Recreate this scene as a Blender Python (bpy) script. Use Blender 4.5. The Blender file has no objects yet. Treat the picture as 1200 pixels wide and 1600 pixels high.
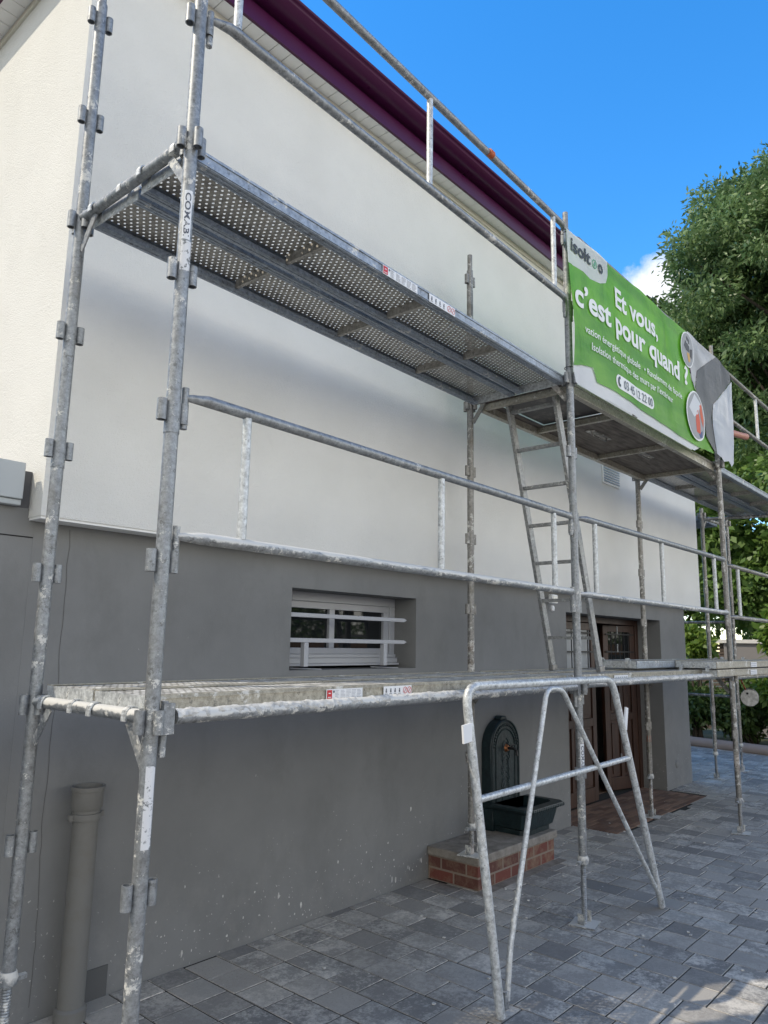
import bpy, math, random
import numpy as np
from mathutils import Vector, Matrix
random.seed(7)
S = bpy.context.scene
COL = S.collection
R = math.radians

# ------------------------------------------------------------------ camera
cam = bpy.data.cameras.new('Camera')
camo = bpy.data.objects.new('Camera', cam)
COL.objects.link(camo)
cr = Vector((0.657365, -0.753374, 0.017311)); cu = Vector((-0.142719, -0.101909, 0.984503)); cf = Vector((0.739934, 0.649648, 0.174512))
m = Matrix((cr, cu, -cf)).transposed().to_4x4()
m.translation = Vector((-1.318, -2.9134, 1.6017))
camo.matrix_world = m
cam.sensor_fit = 'VERTICAL'; cam.sensor_height = 36; cam.sensor_width = 27
cam.lens = 1157.3 / 1600 * 36
cam.clip_start = 0.05; cam.clip_end = 2000
S.camera = camo

# ------------------------------------------------------------------ light
SUN_TO = Vector((-1.0, 0.72, 1.37)).normalized()     # towards the sun
SUN_STRENGTH = 2.3
SKY_STRENGTH = 0.15
EXPOSURE = 0.56
S.view_settings.view_transform = 'Standard'
S.view_settings.look = 'None'
S.view_settings.gamma = 1
S.view_settings.exposure = EXPOSURE
sun = bpy.data.lights.new('Sun', 'SUN'); sun.energy = SUN_STRENGTH; sun.angle = R(0.53); sun.color = (1, 0.90, 0.74)
suno = bpy.data.objects.new('Sun', sun); COL.objects.link(suno)
suno.rotation_euler = SUN_TO.to_track_quat('Z', 'Y').to_euler()
W = bpy.data.worlds.new('World'); S.world = W; W.use_nodes = True
wn = W.node_tree; wn.nodes.clear()
def wnode(t, **k):
    n = wn.nodes.new(t)
    for a, b in k.items(): setattr(n, a, b)
    return n
sky = wnode('ShaderNodeTexSky', sky_type='NISHITA'); sky.sun_disc = False
sky.sun_elevation = math.asin(SUN_TO.z); sky.sun_rotation = math.atan2(SUN_TO.x, SUN_TO.y)
sky.altitude = 300; sky.air_density = 1.0; sky.dust_density = 0.15; sky.ozone_density = 2.2
wtc = wnode('ShaderNodeTexCoord')
hs = wnode('ShaderNodeHueSaturation'); hs.inputs['Saturation'].default_value = 1.36; hs.inputs['Value'].default_value = 1.60
wn.links.new(sky.outputs[0], hs.inputs['Color'])
# small bank of cumulus: a noise field round one direction of the sky
dt = wnode('ShaderNodeVectorMath', operation='DOT_PRODUCT'); wn.links.new(wtc.outputs['Generated'], dt.inputs[0])
cd = Vector((0.8490, 0.3080, 0.4180)).normalized(); dt.inputs[1].default_value = cd
mr = wnode('ShaderNodeMapRange'); mr.inputs[1].default_value = 0.9972; mr.inputs[2].default_value = 0.9998
wn.links.new(dt.outputs['Value'], mr.inputs[0])
nz = wnode('ShaderNodeTexNoise'); nz.inputs['Scale'].default_value = 26; nz.inputs['Detail'].default_value = 9; nz.inputs['Roughness'].default_value = 0.62
wn.links.new(wtc.outputs['Generated'], nz.inputs['Vector'])
ad = wnode('ShaderNodeMath', operation='ADD'); wn.links.new(mr.outputs[0], ad.inputs[0]); wn.links.new(nz.outputs['Fac'], ad.inputs[1])
mr2 = wnode('ShaderNodeMapRange'); mr2.inputs[1].default_value = 0.95; mr2.inputs[2].default_value = 1.35; wn.links.new(ad.outputs[0], mr2.inputs[0])
mx = wnode('ShaderNodeMix', data_type='RGBA'); wn.links.new(mr2.outputs[0], mx.inputs[0])
wn.links.new(hs.outputs[0], mx.inputs[6]); mx.inputs[7].default_value = (5.2, 5.3, 5.6, 1)
# added bright clouds, unseen behind the camera, as fill light for the facade
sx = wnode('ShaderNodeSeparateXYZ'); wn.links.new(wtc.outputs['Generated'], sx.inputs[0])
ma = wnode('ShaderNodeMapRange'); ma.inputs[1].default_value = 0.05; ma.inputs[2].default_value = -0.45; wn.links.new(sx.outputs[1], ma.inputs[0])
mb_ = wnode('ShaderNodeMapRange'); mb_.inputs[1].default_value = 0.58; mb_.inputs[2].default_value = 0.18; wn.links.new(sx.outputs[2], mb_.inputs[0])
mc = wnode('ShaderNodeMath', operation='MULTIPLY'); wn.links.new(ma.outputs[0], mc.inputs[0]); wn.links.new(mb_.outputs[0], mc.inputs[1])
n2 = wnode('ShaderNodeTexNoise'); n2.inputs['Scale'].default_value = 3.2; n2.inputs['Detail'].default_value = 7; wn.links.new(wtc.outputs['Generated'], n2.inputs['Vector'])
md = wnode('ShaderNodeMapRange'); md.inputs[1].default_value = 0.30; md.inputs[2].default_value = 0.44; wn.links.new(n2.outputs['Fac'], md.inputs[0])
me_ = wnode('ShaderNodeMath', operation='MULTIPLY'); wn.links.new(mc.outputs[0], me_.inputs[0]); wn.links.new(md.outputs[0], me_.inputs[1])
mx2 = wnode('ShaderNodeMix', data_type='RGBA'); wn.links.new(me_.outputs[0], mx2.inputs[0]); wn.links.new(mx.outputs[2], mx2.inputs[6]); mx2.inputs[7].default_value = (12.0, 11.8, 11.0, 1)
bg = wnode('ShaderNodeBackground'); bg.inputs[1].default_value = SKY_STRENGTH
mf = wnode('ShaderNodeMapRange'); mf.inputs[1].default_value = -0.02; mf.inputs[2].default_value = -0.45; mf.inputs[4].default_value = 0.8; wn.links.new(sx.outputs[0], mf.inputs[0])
mx3 = wnode('ShaderNodeMix', data_type='RGBA'); wn.links.new(mf.outputs[0], mx3.inputs[0]); wn.links.new(mx.outputs[2], mx3.inputs[6]); mx3.inputs[7].default_value = (3.4, 3.15, 2.75, 1)   # added warm tint on the unseen left sky, takes blue off the gable
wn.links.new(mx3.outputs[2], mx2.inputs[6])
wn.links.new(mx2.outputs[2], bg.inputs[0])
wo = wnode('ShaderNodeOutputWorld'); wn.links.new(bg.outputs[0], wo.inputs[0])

# ------------------------------------------------------------------ material helpers
def mat(name, col=(.5, .5, .5), rough=.6, metal=0.0, build=None, spec=None):
    M = bpy.data.materials.new(name); M.use_nodes = True
    nt = M.node_tree; b = nt.nodes['Principled BSDF']
    b.inputs['Base Color'].default_value = (*col, 1); b.inputs['Roughness'].default_value = rough; b.inputs['Metallic'].default_value = metal
    if spec is not None: b.inputs['Specular IOR Level'].default_value = spec
    if build: build(nt, b)
    return M
class N:
    def __init__(s, nt): s.nt = nt
    def n(s, t, **k):
        q = s.nt.nodes.new(t)
        for a, b in k.items(): setattr(q, a, b)
        return q
    def l(s, a, b): s.nt.links.new(a, b)
    def co(s, scale=(1, 1, 1)):
        t = s.n('ShaderNodeTexCoord'); mp = s.n('ShaderNodeMapping'); mp.inputs['Scale'].default_value = scale
        s.l(t.outputs['Object'], mp.inputs[0]); return mp.outputs[0]
    def noise(s, sc, det=5, ro=.55, scale=(1, 1, 1), vec=None):
        q = s.n('ShaderNodeTexNoise'); q.inputs['Scale'].default_value = sc; q.inputs['Detail'].default_value = det; q.inputs['Roughness'].default_value = ro
        s.l(vec if vec is not None else s.co(scale), q.inputs['Vector']); return q.outputs['Fac']
    def rng(s, x, a, b, c=0., d=1.):
        q = s.n('ShaderNodeMapRange'); s.l(x, q.inputs[0])
        for i, v in enumerate((a, b, c, d)): q.inputs[i + 1].default_value = v
        return q.outputs[0]
    def mix(s, f, a, b):
        q = s.n('ShaderNodeMix', data_type='RGBA')
        if isinstance(f, (int, float)): q.inputs[0].default_value = f
        else: s.l(f, q.inputs[0])
        for i, v in ((6, a), (7, b)):
            if isinstance(v, tuple): q.inputs[i].default_value = (*v, 1)
            else: s.l(v, q.inputs[i])
        return q.outputs[2]
    def math(s, op, a, b=None):
        q = s.n('ShaderNodeMath', operation=op)
        for i, v in ((0, a), (1, b)):
            if v is None: continue
            if isinstance(v, (int, float)): q.inputs[i].default_value = v
            else: s.l(v, q.inputs[i])
        return q.outputs[0]
    def bump(s, b, h, strength=.3, dist=.01):
        q = s.n('ShaderNodeBump'); q.inputs['Strength'].default_value = strength; q.inputs['Distance'].default_value = dist
        s.l(h, q.inputs['Height']); s.l(q.outputs[0], b.inputs['Normal'])
    def sep(s, out='Object'):
        t = s.n('ShaderNodeTexCoord'); q = s.n('ShaderNodeSeparateXYZ'); s.l(t.outputs[out], q.inputs[0]); return q.outputs

def galv(name, base=(.30, .315, .325), white=.5, dirt=.3, rust=0.0, top=0.0, metal=.55):
    def f(nt, b):
        g = N(nt)
        n1 = g.noise(48, 7, .75); n2 = g.noise(9, 5, .7); n3 = g.noise(90, 5, .75); n4 = g.noise(3.2, 3, .5)
        c = g.mix(g.rng(n1, .35, .68), tuple(x * .6 for x in base), tuple(min(1, x * 1.35) for x in base))
        c = g.mix(g.math('MULTIPLY', g.rng(n2, .5, .68), dirt), c, (.16, .145, .12))
        n5 = g.noise(22, 6, .8); w = g.rng(g.math('ADD', g.math('MULTIPLY', n5, .65), g.math('MULTIPLY', n4, .35)), .60 - .1 * white, .625 - .1 * white)
        c = g.mix(g.rng(g.noise(30, 3, .8), .60, .66, 0, .6), c, (.10, .10, .095))
        if top > 0:
            gm = g.n('ShaderNodeNewGeometry'); sp = g.n('ShaderNodeSeparateXYZ'); g.l(gm.outputs['Normal'], sp.inputs[0])
            tp = g.rng(g.math('ADD', sp.outputs[2], g.math('MULTIPLY', g.math('SUBTRACT', n2, .5), 2.6)), .5 - top * .5, .75 - top * .5)
            w = g.math('MAXIMUM', w, tp)
        c = g.mix(w, c, (.62, .61, .57))
        if rust: c = g.mix(g.math('MULTIPLY', g.rng(n4, .58, .7), rust), c, (.23, .10, .045))
        g.l(c, b.inputs['Base Color'])
        g.l(g.rng(w, 0, 1, metal, 0), b.inputs['Metallic'])
        g.l(g.rng(n1, .3, .7, .38, .62), b.inputs['Roughness'])
        g.bump(b, n3, .25, .002)
    return mat(name, base, .5, metal, f)
M = {}
M['galv'] = galv('galvanised_tube', white=.35)
M['galv_old'] = galv('weathered_tube', base=(.30, .29, .27), white=.55, dirt=.8, rust=.25)
M['galv_spl'] = galv('plaster_splashed_tube', white=.5, top=1.0)
M['galv_bright'] = galv('bright_galvanised', base=(.60, .62, .62), white=.2, dirt=.1, metal=.45)
M['steel_deck'] = galv('deck_steel', base=(.36, .34, .30), white=.05, dirt=.5, metal=.2)
M['steel_side'] = galv('deck_side_steel', base=(.33, .37, .42), white=.12, dirt=.3, metal=.6)  # bluish base colour carries the sky reflected in the steel
M['alu_beige'] = galv('dull_aluminium', base=(.40, .375, .31), white=.25, dirt=.3, metal=.3)
M['ladder'] = galv('ladder_aluminium', base=(.33, .335, .33), white=.2, dirt=.4, metal=.5)
M['crust'] = mat('dried_plaster', (.62, .61, .57), .9, build=lambda nt, b: (lambda g: (g.l(g.mix(g.rng(g.noise(30), .35, .7), (.42, .41, .38), (.74, .73, .69)), b.inputs['Base Color']), g.bump(b, g.noise(140, 4, .7), .9, .004)))(N(nt)))
def deck_top(nt, b):
    g = N(nt)
    c = g.mix(g.rng(g.noise(14, 6, .7), .4, .62), (.22, .215, .20), (.66, .65, .61))
    g.l(c, b.inputs['Base Color']); g.bump(b, g.noise(45), .7, .006)
M['deck_dirty'] = mat('plaster_covered_deck', rough=.9, build=deck_top)
def stucco_white(nt, b):
    g = N(nt)
    n = g.noise(2.5, 3, .5); c = g.mix(g.rng(n, .3, .7), (.765, .755, .71), (.815, .805, .76))
    c = g.mix(g.rng(g.noise(9, 4, .6), .62, .85, 0, .25), c, (.66, .65, .61))
    g.l(c, b.inputs['Base Color'])
    g.bump(b, g.math('ADD', g.noise(190, 3, .6), g.math('MULTIPLY', g.noise(60, 2, .5), .5)), .8, .006)
M['white_wall'] = mat('white_render', rough=.92, build=stucco_white, spec=.2)
def stucco_grey(nt, b):
    g = N(nt)
    c = g.mix(g.rng(g.noise(1.4, 5, .6), .3, .72), (.185, .186, .182), (.235, .236, .230))
    c = g.mix(g.rng(g.noise(2.5, 6, .7, scale=(1.3, 1, .8)), .5, .75, 0, .7), c, (.168, .168, .162))
    z = g.sep()[2]
    low = g.rng(z, .75, .0)
    sp = g.math('MULTIPLY', g.rng(g.noise(46, 3, .6), .66, .685), g.rng(g.math('ADD', g.noise(4, 4, .6), g.math('MULTIPLY', low, .40)), .62, .74))
    c = g.mix(g.math('MULTIPLY', sp, .8), c, (.55, .54, .50))
    sm = g.math('MULTIPLY', g.rng(g.noise(5, 7, .75), .50, .66), g.rng(low, .25, 1, 0.06, .55))
    c = g.mix(sm, c, (.26, .255, .24))
    g.l(c, b.inputs['Base Color'])
    g.bump(b, g.math('ADD', g.noise(120, 3, .6), g.math('MULTIPLY', g.noise(12, 3, .5), 1.2)), .25, .003)
M['grey_wall'] = mat('grey_render', rough=.85, build=stucco_grey, spec=.25)
M['purple'] = mat('plum_painted_metal', (.062, .007, .044), .32, spec=.3, build=lambda nt, b: (lambda g: g.l(g.rng(g.noise(5), .3, .7, .26, .42), b.inputs['Roughness']))(N(nt)))
M['soffit'] = mat('white_pvc', (.84, .84, .82), .45)
M['cream'] = mat('cream_trim', (.72, .68, .58), .55)
M['pvc'] = mat('window_pvc', (.42, .43, .45), .4)
M['dark'] = mat('dark_gap', (.015, .015, .016), .8)
def glassf(nt, b):
    b.inputs['Base Color'].default_value = (.012, .014, .016, 1); b.inputs['Roughness'].default_value = .03
M['glass'] = mat('dark_window_glass', build=glassf)
M['annex_metal'] = mat('pale_grey_metal', (.42, .45, .46), .4, build=lambda nt, b: None)
M['tile'] = mat('roof_tile', (.16, .06, .04), .8)
def woodf(c1, c2, sc=(1, 1, .12)):
    def f(nt, b):
        g = N(nt); g.l(g.mix(g.rng(g.noise(30, 5, .6, scale=sc), .3, .7), c1, c2), b.inputs['Base Color'])
    return f
M['door'] = mat('brown_door_wood', rough=.45, build=woodf((.030, .014, .009), (.068, .031, .019)))
M['door_reflect'] = mat('pale_reflection_glass', (.34, .36, .37), .4)  # pale colour stands in for the bright reflection on the left pane
M['iron'] = mat('black_iron', (.01, .01, .011), .5)
M['ply'] = mat('worn_plywood', rough=.75, build=woodf((.05, .04, .033), (.19, .165, .14), (.15, 1, 1)))
M['ply_dark'] = mat('dark_phenolic_plywood', rough=.5, build=lambda nt, b: (lambda g: g.l(g.mix(g.rng(g.noise(6, 5, .7), .55, .7), (.022, .021, .022), (.17, .15, .13)), b.inputs['Base Color']))(N(nt)))
M['label'] = mat('label_white', (.78, .79, .80), .4)
M['red'] = mat('label_red', (.55, .02, .03), .4)
M['ink'] = mat('label_ink', (.10, .11, .14), .5)
M['inkgrey'] = mat('label_small_print', (.42, .44, .48), .5)
M['inkred'] = mat('prohibition_red', (.6, .12, .12), .5)
M['drain'] = mat('greige_pvc_pipe', (.165, .162, .150), .55, build=lambda nt, b: (lambda g: (g.l(g.mix(g.rng(g.noise(8, 6, .7), .5, .75), (.165, .162, .150), (.15, .14, .12)), b.inputs['Base Color'])))(N(nt)))
def castf(nt, b):
    g = N(nt)
    g.l(g.mix(g.rng(g.noise(22, 5, .6), .4, .75), (.004, .013, .016), (.014, .032, .034)), b.inputs['Base Color'])
    g.bump(b, g.noise(38, 4, .6), .5, .006)
M['cast'] = mat('dark_green_cast_iron', rough=.42, build=castf)
M['brass'] = mat('tarnished_brass', (.30, .12, .05), .4, .6)
def brickf(nt, b):
    g = N(nt)
    t = g.n('ShaderNodeTexCoord'); sp = g.n('ShaderNodeSeparateXYZ'); g.l(t.outputs['Object'], sp.inputs[0])
    cb = g.n('ShaderNodeCombineXYZ'); g.l(g.math('ADD', sp.outputs[0], sp.outputs[1]), cb.inputs[0]); g.l(sp.outputs[2], cb.inputs[1])
    q = g.n('ShaderNodeTexBrick'); g.l(cb.outputs[0], q.inputs['Vector'])
    q.inputs['Scale'].default_value = 1; q.inputs['Brick Width'].default_value = .21; q.inputs['Row Height'].default_value = .078; q.inputs['Mortar Size'].default_value = .007
    q.inputs['Color1'].default_value = (.17, .052, .038, 1); q.inputs['Color2'].default_value = (.11, .045, .035, 1); q.inputs['Mortar'].default_value = (.24, .19, .15, 1)
    c = g.mix(g.rng(g.noise(6, 5, .7), .48, .7, 0, .8), q.outputs['Color'], (.27, .20, .13))
    g.l(c, b.inputs['Base Color']); g.bump(b, g.math('ADD', g.math('MULTIPLY', q.outputs['Fac'], -1.5), g.noise(60)), .5, .006)
M['brick'] = mat('old_red_brick', rough=.9, build=brickf)
M['concrete'] = mat('old_concrete', rough=.9, build=lambda nt, b: (lambda g: (g.l(g.mix(g.rng(g.noise(9, 6, .7), .35, .7), (.17, .15, .125), (.34, .31, .27)), b.inputs['Base Color']), g.bump(b, g.noise(40), .5, .006)))(N(nt)))
def paverf(nt, b):
    g = N(nt)
    gm = g.n('ShaderNodeNewGeometry'); r = gm.outputs['Random Per Island']
    vec = g.n('ShaderNodeVectorMath', operation='ADD'); t = g.n('ShaderNodeTexCoord'); g.l(t.outputs['Object'], vec.inputs[0])
    cb = g.n('ShaderNodeCombineXYZ'); g.l(g.math('MULTIPLY', r, 97.), cb.inputs[0]); g.l(cb.outputs[0], vec.inputs[1])
    n1 = g.noise(5.5, 6, .72, vec=vec.outputs[0]); n2 = g.noise(70, 4, .7)
    base = g.mix(g.rng(r, .1, .9), (.225, .215, .20), (.40, .375, .335))
    blot = g.rng(g.math('ADD', n1, g.math('MULTIPLY', g.math('SUBTRACT', g.noise(38, 5, .8), .5), .8)), .44, .64)
    blot = g.math('MULTIPLY', blot, g.rng(g.math('FRACT', g.math('MULTIPLY', r, 7.3)), .05, .8, .08, 1.))
    c = g.mix(blot, base, (.66, .62, .55))
    n3 = g.noise(.8, 4, .6)
    c = g.mix(g.rng(n3, .5, .75, 0, .35), c, (.14, .14, .135))
    c = g.mix(g.math('MULTIPLY', g.rng(g.noise(26, 6, .85), .60, .70), g.rng(g.noise(1.3, 3, .5), .45, .65, 0, .5)), c, (.60, .58, .53))
    c = g.mix(g.rng(g.noise(110, 2, .6), .62, .70, 0, .5), c, (.09, .09, .085))
    g.l(c, b.inputs['Base Color']); g.bump(b, n2, .4, .003)
    g.l(g.rng(n2, .3, .7, .7, .95), b.inputs['Roughness'])
M['paver'] = mat('mottled_grey_paver', rough=.85, build=paverf)
M['joint'] = mat('dark_joint_sand', rough=1, build=lambda nt, b: (lambda g: g.l(g.mix(g.noise(60), (.010, .011, .010), (.04, .038, .034)), b.inputs['Base Color']))(N(nt)))
def clayf(nt, b):
    g = N(nt); gm = g.n('ShaderNodeNewGeometry')
    c = g.mix(gm.outputs['Random Per Island'], (.12, .065, .045), (.26, .16, .11))
    g.l(g.mix(g.rng(g.noise(9, 5, .7), .5, .7, 0, .6), c, (.12, .11, .10)), b.inputs['Base Color'])
M['clay'] = mat('brown_clay_paver', rough=.85, build=clayf)
M['soil'] = mat('garden_soil', rough=1, build=lambda nt, b: (lambda g: g.l(g.mix(g.rng(g.noise(3, 6, .7), .3, .7), (.03, .035, .015), (.07, .08, .03)), b.inputs['Base Color']))(N(nt)))
M['curb'] = mat('pinkish_edging', (.34, .27, .23), .8)
M['wallbg'] = mat('garden_wall_grey', (.26, .245, .24), .9)
M['coping'] = mat('white_coping', (.72, .70, .66), .8)
M['slat'] = mat('slatted_wood', rough=.8, build=woodf((.10, .075, .06), (.19, .15, .12), (.1, 1, 1)))
M['orange'] = mat('orange_mark', (.45, .10, .03), .6)
M['bark'] = mat('bark', rough=.95, build=woodf((.04, .03, .022), (.11, .09, .065), (1, 1, .3)))
def leafmat(name, a, b_, c, tr=.35):
    X = bpy.data.materials.new(name); X.use_nodes = True; nt = X.node_tree; g = N(nt)
    b = nt.nodes['Principled BSDF']; gm = g.n('ShaderNodeNewGeometry')
    col = g.mix(gm.outputs['Random Per Island'], a, b_)
    col = g.mix(g.rng(g.noise(.9, 3, .5), .45, .7), col, c)  # clump-sized noise paints lit and shaded foliage into the leaf colour
    g.l(col, b.inputs['Base Color']); b.inputs['Roughness'].default_value = .42
    t = g.n('ShaderNodeBsdfTranslucent'); g.l(col, t.inputs[0])
    ms = g.n('ShaderNodeMixShader'); ms.inputs[0].default_value = tr
    g.l(b.outputs[0], ms.inputs[1]); g.l(t.outputs[0], ms.inputs[2])
    g.l(ms.outputs[0], nt.nodes['Material Output'].inputs[0]); return X
M['leaf_ash'] = leafmat('ash_leaves', (.11, .20, .065), (.30, .42, .17), (.06, .12, .045))
M['leaf_dark'] = leafmat('dark_leaves', (.06, .11, .03), (.13, .20, .055), (.08, .14, .035), .3)
M['leaf_lime'] = leafmat('lime_leaves', (.13, .23, .035), (.24, .33, .06), (.17, .27, .04), .45)
M['leaf_mid'] = leafmat('mid_leaves', (.09, .18, .04), (.20, .31, .07), (.12, .21, .05))

# ------------------------------------------------------------------ mesh helpers
WL = {}                       # world location of each parent
class MB:
    def __init__(s): s.v = []; s.f = []; s.sm = []
    def add(s, vs, fs, smooth=False):
        o = len(s.v); s.v += [tuple(v) for v in vs]; s.f += [tuple(i + o for i in f) for f in fs]; s.sm += [smooth] * len(fs); return s
    def box(s, a, b, rot=None, c=None):
        x0, y0, z0 = a; x1, y1, z1 = b
        vs = [Vector(p) for p in ((x0, y0, z0), (x1, y0, z0), (x1, y1, z0), (x0, y1, z0), (x0, y0, z1), (x1, y0, z1), (x1, y1, z1), (x0, y1, z1))]
        if rot is not None:
            c = Vector(c) if c else Vector(((x0 + x1) / 2, (y0 + y1) / 2, (z0 + z1) / 2)); vs = [rot @ (v - c) + c for v in vs]
        return s.add(vs, [(0, 3, 2, 1), (4, 5, 6, 7), (0, 1, 5, 4), (1, 2, 6, 5), (2, 3, 7, 6), (3, 0, 4, 7)])
    def bar(s, p, q, w, h, up=(0, 0, 1)):          # rectangular bar from p to q
        p = Vector(p); q = Vector(q); d = (q - p).normalized(); u = Vector(up); sd = d.cross(u).normalized(); u = sd.cross(d)
        vs = []
        for e in (p, q):
            for a, b in ((-1, -1), (1, -1), (1, 1), (-1, 1)): vs.append(e + sd * a * w / 2 + u * b * h / 2)
        return s.add(vs, [(0, 1, 2, 3), (7, 6, 5, 4), (0, 4, 5, 1), (1, 5, 6, 2), (2, 6, 7, 3), (3, 7, 4, 0)])
    def tube(s, pts, r, n=14, cap=True, rr=None, disp=None):
        pts = [Vector(p) for p in pts]; vs = []; fs = []
        prev = None
        for i, p in enumerate(pts):
            d = ((pts[min(i + 1, len(pts) - 1)] - pts[max(i - 1, 0)])).normalized()
            if prev is None:
                a = Vector((0, 0, 1)) if abs(d.z) < .9 else Vector((0, 1, 0)); x = d.cross(a).normalized()
            else: x = (prev - d * prev.dot(d)).normalized()
            prev = x; y = d.cross(x); R_ = rr[i] if rr else r
            for k in range(n):
                t = 2 * math.pi * k / n; o = x * math.cos(t) + y * math.sin(t); q = R_ + (disp(i, o) if disp else 0)
                vs.append(p + o * q)
        for i in range(len(pts) - 1):
            for k in range(n):
                fs.append((i * n + k, i * n + (k + 1) % n, (i + 1) * n + (k + 1) % n, (i + 1) * n + k))
        s.add(vs, fs, True)
        if cap:
            o = len(s.v) - len(vs)
            s.f += [tuple(o + k for k in reversed(range(n))), tuple(o + (len(pts) - 1) * n + k for k in range(n))]; s.sm += [False, False]
        return s
    def pipe(s, p, q, r, th=.004, n=14):           # open hollow tube
        p = Vector(p); q = Vector(q); d = (q - p).normalized(); a = Vector((0, 0, 1)) if abs(d.z) < .9 else Vector((0, 1, 0)); x = d.cross(a).normalized(); y = d.cross(x)
        vs = []
        for e, rad in ((p, r), (q, r), (q, r - th), (p, r - th)):
            for k in range(n): t = 2 * math.pi * k / n; vs.append(e + (x * math.cos(t) + y * math.sin(t)) * rad)
        fs = []
        for j in range(4):
            for k in range(n): fs.append((j * n + k, j * n + (k + 1) % n, ((j + 1) % 4) * n + (k + 1) % n, ((j + 1) % 4) * n + k))
        return s.add(vs, fs, True)
    def lathe(s, prof, c, n=24, axis='z'):
        vs = []; fs = []
        for r, h in prof:
            for k in range(n):
                t = 2 * math.pi * k / n; a, b = r * math.cos(t), r * math.sin(t)
                vs.append(Vector(c) + (Vector((a, b, h)) if axis == 'z' else Vector((a, h, b)) if axis == 'y' else Vector((h, a, b))))
        for i in range(len(prof) - 1):
            for k in range(n): fs.append((i * n + k, i * n + (k + 1) % n, (i + 1) * n + (k + 1) % n, (i + 1) * n + k))
        return s.add(vs, fs, True)
    def prism(s, poly, y0, y1):                    # polygon in x,z extruded along y
        n = len(poly); vs = [(x, y0, z) for x, z in poly] + [(x, y1, z) for x, z in poly]
        fs = [tuple(range(n)), tuple(reversed(range(n, 2 * n)))] + [(i, i + n, (i + 1) % n + n, (i + 1) % n) for i in range(n)]
        return s.add(vs, fs)
    def build(s, name, m_, parent=None, base=None, bevel=0, T=None):
        off = Vector(WL.get(parent.name, (0, 0, 0))) if parent is not None else Vector(base or (0, 0, 0))
        me = bpy.data.meshes.new(name)
        vs = [Vector(v) for v in s.v]
        if T is not None: vs = [T @ v for v in vs]
        me.from_pydata([tuple(v - off) for v in vs], [], s.f)
        me.polygons.foreach_set('use_smooth', s.sm)
        me.materials.append(m_); me.update()
        me.set_sharp_from_angle(angle=R(38))
        o = bpy.data.objects.new(name, me); COL.objects.link(o)
        if parent is not None: o.parent = parent; WL[o.name] = tuple(off)
        else: o.location = off; WL[o.name] = tuple(off)
        if bevel:
            b = o.modifiers.new('Bevel', 'BEVEL'); b.width = bevel; b.segments = 2; b.limit_method = 'ANGLE'
        return o
def tag(o, label, cat, group=None):
    o['label'] = label; o['category'] = cat
    if group: o['group'] = group
    return o
def thing(name, label, cat, loc=(0, 0, 0), group=None):
    o = bpy.data.objects.new(name, None); COL.objects.link(o); o.location = loc; o.empty_display_size = .1
    WL[o.name] = tuple(loc); return tag(o, label, cat, group)
def struct(o, kind='structure'): o['kind'] = kind; return o
def V(*a): return Vector(a)
def textmesh(body, bold=0.0, res=4):
    c = bpy.data.curves.new('t', 'FONT'); c.body = body; c.size = 1; c.offset = bold; c.resolution_u = res; c.fill_mode = 'FRONT'
    o = bpy.data.objects.new('t', c); COL.objects.link(o); bpy.context.view_layer.update()
    dg = bpy.context.evaluated_depsgraph_get(); me = bpy.data.meshes.new_from_object(o.evaluated_get(dg))
    vs = [tuple(v.co) for v in me.vertices]; fs = [tuple(p.vertices) for p in me.polygons]
    bpy.data.objects.remove(o); bpy.data.curves.remove(c); bpy.data.meshes.remove(me)
    return vs, fs
def textfit(body, x0, x1, zb, cap, f, bold=0.0):   # text fitted between x0 and x1 on baseline zb, mapped by f(x,z)
    vs, fs = textmesh(body, bold)
    a = min(v[0] for v in vs); b = max(v[0] for v in vs)
    return [f(x0 + (v[0] - a) / (b - a) * (x1 - x0), zb + v[1] / .70 * cap) for v in vs], fs

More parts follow.
